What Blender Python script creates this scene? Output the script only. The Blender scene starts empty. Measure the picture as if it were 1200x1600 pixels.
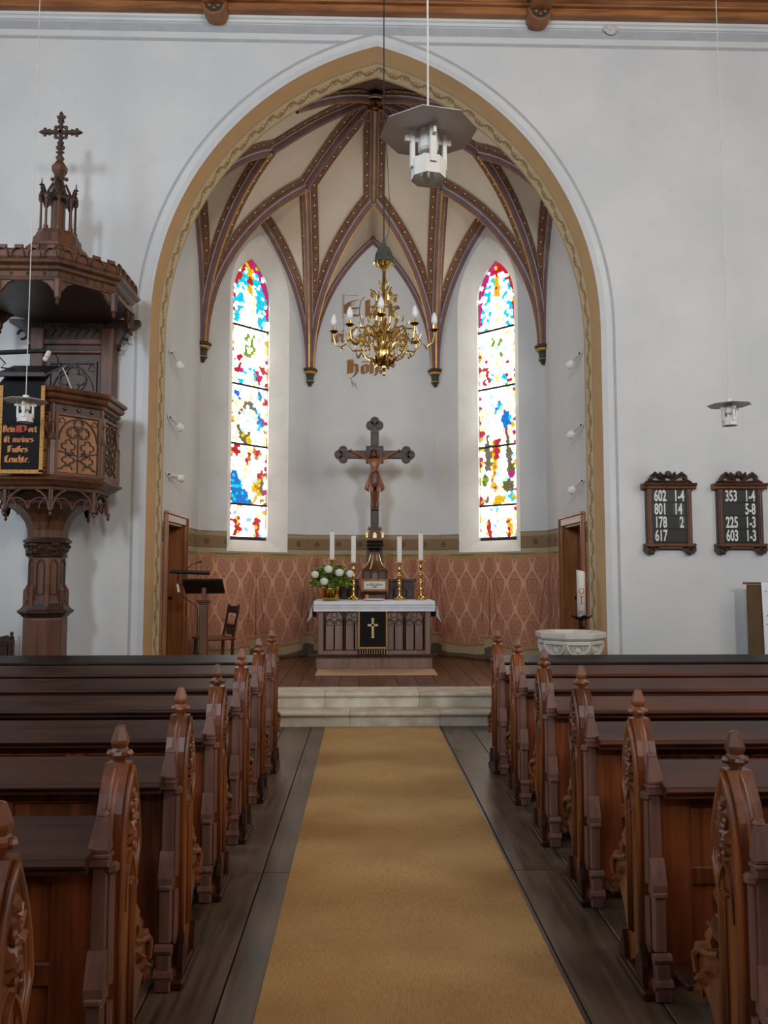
import bpy, math, random
from mathutils import Vector, Matrix
RND = random.Random(7)
sc = bpy.context.scene
PI = math.pi
rad = math.radians

# ------------------------------------------------------------------ camera
cam_d = bpy.data.cameras.new('camera')
cam = bpy.data.objects.new('camera', cam_d)
sc.collection.objects.link(cam)
cam_d.sensor_fit = 'VERTICAL'
cam_d.sensor_height = 32.0
cam_d.lens = 25.0                      # 1250 px focal length on a 1600 px tall frame
cam.location = (-0.205, 0.0, 1.63)
cam.rotation_euler = (rad(90 + 4.35), 0, rad(-1.51))
cam_d.clip_start = 0.05
sc.camera = cam

# ------------------------------------------------------------------ world, lights, exposure
world = bpy.data.worlds.new('world')
sc.world = world
world.use_nodes = True
bg = world.node_tree.nodes['Background']
bg.inputs[0].default_value = (0.72, 0.84, 1.0, 1)
bg.inputs[1].default_value = 1.0

def area(name, loc, aim, size, energy, col, spread=180):
    d = bpy.data.lights.new(name, 'AREA')
    d.shape = 'RECTANGLE'
    d.size, d.size_y = size
    d.energy = energy
    d.color = col
    d.spread = rad(spread)
    o = bpy.data.objects.new(name, d)
    sc.collection.objects.link(o)
    o.location = loc
    o.rotation_euler = (Vector(aim) - Vector(loc)).to_track_quat('-Z', 'Y').to_euler()
    return o

NX, NY0, NZ = 6.3, -9.0, 8.22           # nave half width, west end, ceiling
WIN_Y = (-6.0, -2.6, 0.9, 4.4)          # side windows of the nave
for y in WIN_Y:
    area('daylight_north', (-NX - 0.25, y, 4.9), (0, y + 0.5, 2.6), (1.3, 3.6), 60 if y < 4 else 100, (0.66, 0.82, 1.0))
    area('daylight_south', (NX + 0.25, y, 4.9), (0, y + 0.5, 2.2), (1.3, 3.6), 80, (1.0, 0.92, 0.80))
for sx, col, e in ((-1, (0.74, 0.87, 1.0), 900), (1, (1.0, 0.96, 0.9), 680)):
    area('daylight_west', (sx * 3.9, NY0 - 0.2, 6.4), (sx * 1.0, 9.0, 4.6), (1.3, 2.6), e, col)
GLOW = 6.0                              # brightness of the leaded glass against the daylight outside
sc.view_settings.view_transform = 'Standard'
sc.view_settings.look = 'None'
sc.view_settings.exposure = 0.0
sc.view_settings.gamma = 1.0
sc.view_settings.use_curve_mapping = False
sc.cycles.max_bounces = 8
sc.cycles.diffuse_bounces = 5
sc.cycles.glossy_bounces = 3
sc.cycles.transmission_bounces = 4
sc.cycles.sample_clamp_indirect = 4.0
sc.cycles.use_denoising = True
sc.cycles.caustics_reflective = False
sc.cycles.caustics_refractive = False

# ------------------------------------------------------------------ mesh builder
class MB:
    def __init__(s):
        s.v = []; s.f = []; s.uv = {}; s.col = {}
    def add(s, vs, fs, M=None, uvs=None, col=None):
        b = len(s.v)
        for p in vs:
            p = Vector(p)
            s.v.append(M @ p if M else p)
        for i, f in enumerate(fs):
            if uvs: s.uv[len(s.f)] = uvs[i]
            if col is not None: s.col[len(s.f)] = col
            s.f.append([b + k for k in f])
        return s
    def join(s, o, M=None):
        return s.add(o.v, o.f, M)
    def box(s, x0, x1, y0, y1, z0, z1, M=None):
        return s.add([(x, y, z) for z in (z0, z1) for y in (y0, y1) for x in (x0, x1)],
                     [(0, 2, 3, 1), (4, 5, 7, 6), (0, 1, 5, 4), (2, 6, 7, 3), (0, 4, 6, 2), (1, 3, 7, 5)], M)
    def cbox(s, x0, x1, y0, y1, z0, z1, c=0.006, M=None):
        vs = []
        for z, k in ((z0, 1), (z0 + c, 0), (z1 - c, 0), (z1, 1)):
            e = c * k
            for x, y in ((x0 + e, y0 + c), (x0 + c, y0 + e), (x1 - c, y0 + e), (x1 - e, y0 + c), (x1 - e, y1 - c), (x1 - c, y1 - e), (x0 + c, y1 - e), (x0 + e, y1 - c)):
                vs.append((x, y, z))
        fs = [list(range(7, -1, -1)), list(range(24, 32))]
        for r in range(3):
            for k in range(8):
                a, b = r * 8 + k, r * 8 + (k + 1) % 8
                fs.append((a, b, b + 8, a + 8))
        return s.add(vs, fs, M)
    def prism(s, poly, a, b, axis='z', M=None):
        n = len(poly)
        mk = {'x': lambda p, h: (h, p[0], p[1]), 'y': lambda p, h: (p[0], h, p[1]), 'z': lambda p, h: (p[0], p[1], h)}[axis]
        vs = [mk(p, a) for p in poly] + [mk(p, b) for p in poly]
        fs = [list(range(n - 1, -1, -1)), list(range(n, 2 * n))] + [(i, (i + 1) % n, n + (i + 1) % n, n + i) for i in range(n)]
        return s.add(vs, fs, M)
    def rings(s, rs, closed=True, caps=True, M=None):
        n = len(rs[0])
        vs = [p for r in rs for p in r]
        fs = []
        for i in range(len(rs) - 1):
            for k in range(n if closed else n - 1):
                a, b = i * n + k, i * n + (k + 1) % n
                fs.append((a, b, b + n, a + n))
        if caps and closed:
            fs.append(list(range(n - 1, -1, -1)))
            fs.append([(len(rs) - 1) * n + k for k in range(n)])
        return s.add(vs, fs, M)
    def lathe(s, prof, n=12, c=(0, 0, 0), ph=0.0, M=None, caps=True):
        rs = []
        for r, z in prof:
            rs.append([(c[0] + max(r, 1e-4) * math.cos(ph + 2 * PI * k / n), c[1] + max(r, 1e-4) * math.sin(ph + 2 * PI * k / n), c[2] + z) for k in range(n)])
        return s.rings(rs, True, caps, M)
    def tube(s, pts, r, n=6, closed=False, M=None):
        P = [Vector(p) for p in pts]
        m = len(P)
        rr = r if isinstance(r, (list, tuple)) else [r] * m
        up = None
        rs = []
        for i in range(m):
            a = P[i - 1] if (i > 0 or closed) else P[i]
            b = P[(i + 1) % m] if (i < m - 1 or closed) else P[i]
            t = (b - a)
            t = t.normalized() if t.length > 1e-9 else Vector((0, 0, 1))
            if up is None:
                up = Vector((0, 0, 1)) if abs(t.z) < 0.9 else Vector((1, 0, 0))
            sd = t.cross(up)
            if sd.length < 1e-6: sd = t.cross(Vector((0.3, 1, 0.2)))
            sd.normalize()
            up = sd.cross(t).normalized()
            rs.append([P[i] + (sd * math.cos(2 * PI * k / n) + up * math.sin(2 * PI * k / n)) * rr[i] for k in range(n)])
        if closed: rs.append(rs[0])
        return s.rings(rs, True, not closed, M)
    def ball(s, c, r, n=8, m=5, M=None):
        if not isinstance(r, (list, tuple)): r = (r, r, r)
        rs = []
        for j in range(m + 1):
            a = -PI / 2 + PI * j / m
            q = max(math.cos(a), 0.02)
            rs.append([(c[0] + r[0] * q * math.cos(2 * PI * k / n), c[1] + r[1] * q * math.sin(2 * PI * k / n), c[2] + r[2] * math.sin(a)) for k in range(n)])
        return s.rings(rs, True, True, M)
    def leaf(s, c, L, W, T, ang, F):
        """small carved leaf in the plane of frame F(u, v, h), pointing along ang"""
        ca, sa = math.cos(ang), math.sin(ang)
        pts = [(0, 0), (L * 0.35, W), (L * 0.7, W * 0.75), (L, 0), (L * 0.7, -W * 0.75), (L * 0.35, -W)]
        g = lambda a, b, h: F(c[0] + a * ca - b * sa, c[1] + a * sa + b * ca, h)
        vs = [g(a, b, 0) for a, b in pts] + [g(L * 0.25, 0, T), g(L * 0.75, 0, T * 0.8)]
        fs = [(0, 1, 6), (1, 2, 7, 6), (2, 3, 7), (3, 4, 7), (4, 5, 6, 7), (5, 0, 6)]
        return s.add(vs, fs)
    def bar(s, path, w, d, F, closed=False, h0=0.0):
        """raised rectangular bar along a 2D path, in frame F(u, v, h)"""
        P = [Vector(p) for p in path]
        m = len(P)
        L, Rr = [], []
        for i in range(m):
            a = P[i - 1] if (i > 0 or closed) else P[i]
            b = P[(i + 1) % m] if (i < m - 1 or closed) else P[i]
            t = (b - a)
            t = t.normalized() if t.length > 1e-9 else Vector((1, 0))
            nn = Vector((-t.y, t.x)) * (w / 2)
            L.append(P[i] + nn); Rr.append(P[i] - nn)
        rs = []
        for i in range(m):
            l, r = L[i], Rr[i]
            q = (l - r) * 0.22
            rs.append([F(l.x, l.y, h0), F(l.x - q.x, l.y - q.y, h0 + d), F(r.x + q.x, r.y + q.y, h0 + d), F(r.x, r.y, h0)])
        if closed: rs.append(rs[0])
        return s.rings(rs, False, False)
    def flat(s, poly, F, h=0.0):
        return s.add([F(p[0], p[1], h) for p in poly], [list(range(len(poly)))])
    def build(s, name, mat=None, parent=None, smooth=False, offset=None):
        me = bpy.data.meshes.new(name)
        vs = [tuple(p) for p in s.v]
        me.from_pydata(vs, [], s.f)
        if s.uv:
            ul = me.uv_layers.new(name='uv')
            for p in me.polygons:
                q = s.uv.get(p.index)
                if q:
                    for k, li in enumerate(p.loop_indices): ul.data[li].uv = q[k]
        if s.col:
            ca = me.color_attributes.new('glass', 'FLOAT_COLOR', 'CORNER')
            for p in me.polygons:
                c = s.col.get(p.index, (0, 0, 0))
                for li in p.loop_indices: ca.data[li].color = (c[0], c[1], c[2], 1)
        me.validate()
        if not s.uv and not s.col:
            fix_normals(me)
        if smooth:
            me.polygons.foreach_set('use_smooth', [True] * len(me.polygons))
        if mat: me.materials.append(mat)
        o = bpy.data.objects.new(name, me)
        sc.collection.objects.link(o)
        if parent: o.parent = parent
        return o

import bmesh
def fix_normals(me):
    bm = bmesh.new(); bm.from_mesh(me)
    bmesh.ops.recalc_face_normals(bm, faces=bm.faces)
    bm.to_mesh(me); bm.free()

def thing(name, label=None, cat=None, loc=(0, 0, 0), rz=0, group=None, kind=None):
    o = bpy.data.objects.new(name, None)
    o.empty_display_size = 0.1
    sc.collection.objects.link(o)
    o.location = loc; o.rotation_euler = (0, 0, rz)
    return tag(o, label, cat, group, kind)
def tag(o, label=None, cat=None, group=None, kind=None):
    if label: o['label'] = label
    if cat: o['category'] = cat
    if group: o['group'] = group
    if kind: o['kind'] = kind
    return o
def kids(o): return [c for c in bpy.data.objects if c.parent == o]
def dup(root, loc, label=None):
    r = root.copy(); sc.collection.objects.link(r); r.location = loc
    if label: r['label'] = label
    for ch in list(root.children):
        c = ch.copy(); sc.collection.objects.link(c); c.parent = r
        for g in ch.children:
            d = g.copy(); sc.collection.objects.link(d); d.parent = c
    return r

# 2D path helpers
def arc(cx, cy, r, a0, a1, n=8):
    return [(cx + r * math.cos(rad(a0 + (a1 - a0) * k / n)), cy + r * math.sin(rad(a0 + (a1 - a0) * k / n))) for k in range(n + 1)]
def circ(cx, cy, r, n=14):
    return arc(cx, cy, r, 0, 360, n)[:-1]
def foil(cx, cy, r, lobes, ph=90, n=6):
    """outline of an n-foil of outer radius r"""
    out = []
    rl = r * (0.46 if lobes > 3 else 0.5); dd = r - rl
    half = 180 - 180 / lobes - (22 if lobes > 3 else 30)
    for k in range(lobes):
        a = ph + 360 * k / lobes
        c = (cx + dd * math.cos(rad(a)), cy + dd * math.sin(rad(a)))
        out += arc(c[0], c[1], rl, a - half, a + half, n)
    return out
def pointed(half, rise, n=12):
    """left haunch to apex to right haunch"""
    c = (rise * rise - half * half) / (2 * half); R = half + c
    am = math.atan2(rise, c)
    left = [(c - R * math.cos(am * k / n), R * math.sin(am * k / n)) for k in range(n + 1)]
    return left + [(-x, z) for x, z in reversed(left[:-1])]
def lancet(x0, x1, y0, ys, rise, n=6):
    cx = (x0 + x1) / 2
    return [(x0, y0)] + [(cx + x, ys + z) for x, z in pointed((x1 - x0) / 2, rise, n)] + [(x1, y0)]
def FX(x, sgn=1):  return lambda u, v, h: (x + sgn * h, u, v)      # plane facing +-x, u = y
def FY(y, x0=0, z0=0): return lambda u, v, h: (x0 + u, y - h, z0 + v)  # plane facing -y
def FR(org, ang):
    """vertical plane through org whose outward normal points along ang (degrees, 0 = +x)"""
    c, s_ = math.cos(rad(ang)), math.sin(rad(ang))
    return lambda u, v, h: (org[0] + h * c - u * s_, org[1] + h * s_ + u * c, org[2] + v)

# ------------------------------------------------------------------ node materials
class X:
    """a scalar node socket with arithmetic"""
    def __init__(s, t, k): s.t, s.k = t, k
    def op(s, o, *a):
        n = s.t.nodes.new('ShaderNodeMath'); n.operation = o
        for i, q in enumerate((s,) + a):
            if isinstance(q, X): s.t.links.new(q.k, n.inputs[i])
            else: n.inputs[i].default_value = q
        return X(s.t, n.outputs[0])
    def __add__(s, o): return s.op('ADD', o)
    __radd__ = __add__
    def __mul__(s, o): return s.op('MULTIPLY', o)
    __rmul__ = __mul__
    def __sub__(s, o): return s.op('SUBTRACT', o)
    def __rsub__(s, o): return (s * -1.0) + o
    def __truediv__(s, o): return s.op('DIVIDE', o)
    def __neg__(s): return s * -1.0
    def sin(s): return s.op('SINE')
    def cos(s): return s.op('COSINE')
    def abs(s): return s.op('ABSOLUTE')
    def floor(s): return s.op('FLOOR')
    def frac(s): return s.op('FRACT')
    def sqrt(s): return s.op('SQRT')
    def lt(s, o): return s.op('LESS_THAN', o)
    def gt(s, o): return s.op('GREATER_THAN', o)
    def min(s, o): return s.op('MINIMUM', o)
    def max(s, o): return s.op('MAXIMUM', o)
    def pw(s, o): return s.op('POWER', o)
    def atan2(s, o): return s.op('ARCTAN2', o)
    def ramp(s, a, b):
        n = s.t.nodes.new('ShaderNodeMapRange'); n.interpolation_type = 'SMOOTHSTEP'
        n.inputs['From Min'].default_value = a; n.inputs['From Max'].default_value = b
        s.t.links.new(s.k, n.inputs['Value'])
        return X(s.t, n.outputs['Result'])
def hyp(a, b): return (a * a + b * b).sqrt()

def srgb(r, g, b):
    f = lambda c: ((c / 255) / 12.92) if c / 255 <= 0.04045 else (((c / 255) + 0.055) / 1.055) ** 2.4
    return (f(r), f(g), f(b), 1)

class Mat:
    def __init__(s, name, rough=0.6, metal=0.0, coat=0.0, spec=0.5):
        s.m = bpy.data.materials.new(name); s.m.use_nodes = True
        s.t = s.m.node_tree; s.n = s.t.nodes
        s.b = s.n['Principled BSDF']
        s.b.inputs['Roughness'].default_value = rough
        s.b.inputs['Metallic'].default_value = metal
        s.b.inputs['Coat Weight'].default_value = coat
        s.b.inputs['Coat Roughness'].default_value = 0.3
        s.b.inputs['Specular IOR Level'].default_value = spec
    def coords(s, kind='Object'):
        tc = s.n.new('ShaderNodeTexCoord')
        return tc.outputs[kind]
    def xyz(s, sock):
        n = s.n.new('ShaderNodeSeparateXYZ'); s.t.links.new(sock, n.inputs[0])
        return [X(s.t, n.outputs[i]) for i in range(3)]
    def rnd(s):
        return X(s.t, s.n.new('ShaderNodeObjectInfo').outputs['Random'])
    def noise(s, sock=None, scale=5.0, detail=3.0, rough=0.55, st=(1, 1, 1), off=None):
        if sock is None: sock = s.coords()
        mp = s.n.new('ShaderNodeMapping'); s.t.links.new(sock, mp.inputs[0])
        mp.inputs['Scale'].default_value = st
        if off is not None:
            cm = s.n.new('ShaderNodeCombineXYZ')
            for i in range(3): s.t.links.new(off.k, cm.inputs[i])
            s.t.links.new(cm.outputs[0], mp.inputs['Location'])
        n = s.n.new('ShaderNodeTexNoise')
        n.inputs['Scale'].default_value = scale; n.inputs['Detail'].default_value = detail; n.inputs['Roughness'].default_value = rough
        s.t.links.new(mp.outputs[0], n.inputs['Vector'])
        return X(s.t, n.outputs['Fac'])
    def mix(s, a, b, f):
        n = s.n.new('ShaderNodeMix'); n.data_type = 'RGBA'
        for i, q in ((6, a), (7, b)):
            if isinstance(q, tuple): n.inputs[i].default_value = q
            else: s.t.links.new(q, n.inputs[i])
        if isinstance(f, X): s.t.links.new(f.k, n.inputs[0])
        else: n.inputs[0].default_value = f
        return n.outputs[2]
    def color(s, c):
        if isinstance(c, tuple): s.b.inputs['Base Color'].default_value = c
        else: s.t.links.new(c, s.b.inputs['Base Color'])
        return s
    def roughness(s, x):
        s.t.links.new(x.k, s.b.inputs['Roughness']); return s
    def bump(s, x, strength=0.3, dist=0.01):
        n = s.n.new('ShaderNodeBump'); n.inputs['Strength'].default_value = strength; n.inputs['Distance'].default_value = dist
        s.t.links.new(x.k, n.inputs['Height']); s.t.links.new(n.outputs[0], s.b.inputs['Normal'])
        return s

def plain(name, rgb, rough=0.6, metal=0.0, var=0.12, sc_=6.0, bump=0.0, coat=0.0):
    m = Mat(name, rough, metal, coat)
    c = srgb(*rgb)
    lo = tuple(x * (1 - var) for x in c[:3]) + (1,)
    hi = tuple(min(1, x * (1 + var)) for x in c[:3]) + (1,)
    n = m.noise(scale=sc_, detail=4)
    m.color(m.mix(lo, hi, n.ramp(0.3, 0.7)))
    if bump: m.bump(m.noise(scale=sc_ * 8, detail=3), bump, 0.004)
    return m.m
def wood(name, dark, light, axis='x', rough=0.35, coat=0.3, scale=1.0, knots=False, perobj=True, var=0.5, spec=0.5):
    m = Mat(name, rough, 0, coat, spec)
    st = {'x': (0.07, 1, 1), 'y': (1, 0.07, 1), 'z': (1, 1, 0.07)}[axis]
    rn = m.rnd() if perobj else None
    off = rn * 37.0 if perobj else None
    g = m.noise(scale=26 * scale, detail=5, st=st, off=off)
    g2 = m.noise(scale=4 * scale, detail=2, st=tuple(0.4 if q < 1 else 1 for q in st), off=off)
    f = (g * 0.65 + g2 * 0.55).ramp(0.38, 0.82)
    if perobj: f = (f + (rn - 0.5) * var * 0.5)
    f = f.max(0.0).min(1.0)
    c = m.mix(srgb(*dark), srgb(*light), f)
    if knots:
        vn = m.n.new('ShaderNodeTexVoronoi'); mp = m.n.new('ShaderNodeMapping')
        m.t.links.new(m.coords(), mp.inputs[0])
        mp.inputs['Scale'].default_value = tuple(1.1 if q < 1 else 3.0 for q in st)
        m.t.links.new(mp.outputs[0], vn.inputs['Vector']); vn.inputs['Scale'].default_value = 1.3
        k = X(m.t, vn.outputs['Distance']).ramp(0.0, 0.13)
        c = m.mix(tuple(q * 0.25 for q in srgb(*dark)[:3]) + (1,), c, k)
    m.color(c)
    m.roughness((g * 0.25 + (rough - 0.1)))
    m.bump(g, 0.12, 0.002)
    return m.m
def metal(name, rgb, rough=0.25, var=0.1):
    return plain(name, rgb, rough, 1.0, var, 14)

M = {}
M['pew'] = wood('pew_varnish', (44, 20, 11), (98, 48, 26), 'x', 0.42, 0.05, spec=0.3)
M['pew_end'] = wood('pew_end_varnish', (72, 35, 16), (144, 80, 38), 'z', 0.34, 0.3)
M['pew_trim'] = wood('pew_buttress_wood', (94, 64, 53), (134, 96, 83), 'z', 0.5, 0.0)
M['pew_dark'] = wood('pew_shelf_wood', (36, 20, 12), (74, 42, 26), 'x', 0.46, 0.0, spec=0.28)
M['pew_panel'] = wood('pew_panel_wood', (58, 27, 13), (150, 80, 40), 'z', 0.38, 0.3, knots=True)
M['front_dark'] = wood('dark_front_board', (22, 16, 12), (40, 28, 20), 'x', 0.42, 0.0)
M['oak'] = wood('pulpit_oak', (62, 36, 22), (112, 68, 42), 'z', 0.45, 0.15)
M['oak_dark'] = wood('pulpit_dark_oak', (40, 26, 18), (72, 46, 31), 'z', 0.45, 0.15)
M['oak_light'] = wood('pulpit_panel_oak', (138, 88, 50), (176, 120, 72), 'z', 0.5, 0.1)
M['altar'] = wood('altar_wood', (112, 88, 76), (146, 118, 104), 'z', 0.42, 0.2)
M['altar_red'] = wood('altar_moulding', (50, 27, 18), (76, 44, 28), 'z', 0.4, 0.2)
M['door'] = wood('door_wood', (92, 44, 22), (142, 76, 38), 'z', 0.4, 0.25, knots=True)
M['door_trim'] = wood('door_casing_wood', (120, 70, 34), (166, 104, 54), 'z', 0.4, 0.25)
M['pine'] = wood('ceiling_pine', (128, 78, 40), (184, 122, 70), 'x', 0.5, 0.1, knots=True)
M['pine_y'] = wood('ceiling_beam_pine', (120, 74, 40), (170, 112, 64), 'y', 0.5, 0.1, knots=True)
M['crucifix'] = wood('crucifix_wood', (62, 44, 36), (92, 68, 56), 'z', 0.5, 0.1)
M['figure'] = wood('carved_figure_wood', (112, 60, 30), (160, 96, 50), 'z', 0.35, 0.3)
M['loin'] = wood('loincloth_wood', (84, 44, 28), (120, 66, 42), 'z', 0.4, 0.2)
M['gilt'] = metal('aged_gilt', (238, 204, 132), 0.24, 0.25)
M['brass'] = metal('polished_brass', (232, 196, 116), 0.14)
M['bronze'] = metal('dark_bronze', (120, 78, 34), 0.35, 0.3)
M['iron'] = plain('black_iron', (38, 32, 28), 0.5, 0.6)
M['black'] = plain('black_plastic', (20, 20, 22), 0.4)
M['gold_paint'] = plain('gold_paint', (206, 158, 70), 0.4, 0.35)
M['pale_line'] = plain('pale_painted_line', (196, 176, 160), 0.7)
M['purple'] = plain('rib_purple', (134, 104, 106), 0.75)
M['vault'] = plain('vault_plaster', (220, 202, 180), 0.9, var=0.05, sc_=1.5)
M['white_metal'] = plain('white_enamel', (214, 210, 202), 0.45, var=0.04)
M['shade'] = plain('grey_enamel_shade', (226, 228, 230), 0.4, var=0.05)
M['bulb'] = plain('opal_bulb', (240, 240, 238), 0.25, var=0.02)
M['cable'] = plain('pale_cable', (208, 204, 196), 0.6)
M['cable_dark'] = plain('dark_cable', (34, 32, 30), 0.6)
M['candle'] = plain('white_wax', (240, 236, 226), 0.45, var=0.03)
M['linen'] = plain('white_linen', (242, 244, 250), 0.85, var=0.03, bump=0.15)
M['lace'] = plain('grey_drawn_threads', (150, 156, 172), 0.9)
M['velvet'] = plain('black_velvet', (15, 14, 15), 0.95, var=0.3)
M['braid'] = plain('ochre_braid', (184, 140, 74), 0.8, sc_=60, var=0.35)
M['gold_thread'] = plain('gold_embroidery', (208, 190, 140), 0.7)
M['copper_thread'] = plain('copper_embroidery', (196, 122, 66), 0.7)
M['red_thread'] = plain('red_embroidery', (176, 58, 36), 0.7)
M['stone'] = plain('font_sandstone', (206, 200, 188), 0.8, var=0.08, sc_=5, bump=0.2)
M['stone_dark'] = plain('font_recess_stone', (168, 162, 150), 0.85, var=0.1)
M['console'] = plain('console_green', (52, 58, 52), 0.6)
M['leaf'] = plain('bouquet_green', (118, 146, 52), 0.6, var=0.5, sc_=16)
M['rose'] = plain('white_rose', (238, 240, 226), 0.6, var=0.04)
M['vase'] = metal('gold_lustre_glass', (216, 178, 78), 0.12)
M['hymn'] = plain('hymn_slot_black', (26, 32, 30), 0.45, var=0.25)
M['white_print'] = plain('white_print', (226, 226, 218), 0.7, var=0.02)
M['plaque'] = plain('ivory_card', (222, 218, 200), 0.7, var=0.03)
M['ink'] = plain('dark_ink', (60, 66, 58), 0.8)
M['red_wax'] = plain('red_wax', (168, 44, 30), 0.5)
M['orange_wax'] = plain('orange_wax', (226, 138, 46), 0.5)
M['lead'] = plain('window_lead', (54, 50, 46), 0.6, 0.3)
M['brown_cloth'] = plain('brown_cloth', (96, 74, 48), 0.9)
M['text_brown'] = plain('wall_lettering_brown', (150, 106, 62), 0.8)
M['tassel'] = plain('green_tassel', (78, 84, 70), 0.9, sc_=40, var=0.3)
M['rug'] = plain('beige_rug', (212, 172, 138), 0.95, sc_=40)
M['vault_brown'] = plain('brown_vault_field', (92, 64, 46), 0.85)  # front vault cells get a darker brown than the plaster cells
M['joint'] = plain('joint_dark', (40, 32, 26), 0.95)
# ================================================================== SETTING
AX, YC, W8, AP = -0.05, 10.40, 2.072, 2.50      # chancel axis, octagon centre, side, apothem
ZC = 0.31                                       # chancel floor
YW, YB = 8.85, 9.38                             # nave face and chancel face of the arch wall

def wall_mat():
    m = Mat('limewash', 0.9)
    n = m.noise(scale=0.9, detail=4)
    n2 = m.noise(scale=7, detail=4)
    c = m.mix(srgb(210, 212, 212), srgb(222, 222, 219), n.ramp(0.3, 0.7))
    c = m.mix(c, srgb(198, 197, 190), (n2.ramp(0.55, 0.8)) * 0.3)
    m.color(c); m.bump(m.noise(scale=30, detail=4), 0.1, 0.004)
    return m.m
M['wall'] = wall_mat()
M['band_grey'] = plain('painted_grey_line', (176, 178, 180), 0.9, var=0.06)
M['band_light'] = plain('painted_light_band', (206, 207, 207), 0.9, var=0.03)
M['ocher'] = plain('arch_ocher', (206, 168, 120), 0.85, var=0.05, sc_=3)

def ornament_mat():
    m = Mat('arch_scroll_border', 0.85)
    u, v, _ = m.xyz(m.coords('UV'))
    a = (u * (2 * PI / 0.30))
    vine = ((v - 0.5) - a.sin() * 0.18).abs().ramp(0.10, 0.04)
    ph = (u * (2 / 0.30)).frac() - 0.5
    sg = ((u * (2 / 0.30)).floor() * 0.5).frac() * 4.0 - 1.0
    cu, cv = ph * 0.15, (v - 0.5 + sg * 0.07) * 0.28
    r = hyp(cu, cv)
    curl = ((cv.atan2(cu) + r * 70.0) * 2.0).sin().gt(0.1) * r.lt(0.07)
    flower = ((cv.atan2(cu) * 5.0).cos() * 0.012 + 0.022 - r).gt(0.0)
    edge = (v - 0.5).abs()
    lines = edge.gt(0.40) * edge.lt(0.425) + edge.gt(0.455) * edge.lt(0.48)
    pat = (vine + curl * 0.75 + flower).min(1.0) * edge.lt(0.36)
    c = m.mix(srgb(216, 194, 152), srgb(146, 116, 74), pat * 0.85)
    c = m.mix(c, srgb(112, 82, 52), lines * 0.9)
    n = m.noise(scale=8)
    m.color(m.mix(c, srgb(190, 166, 126), n.ramp(0.5, 0.8) * 0.4))
    return m.m
M['ornament'] = ornament_mat()

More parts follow.
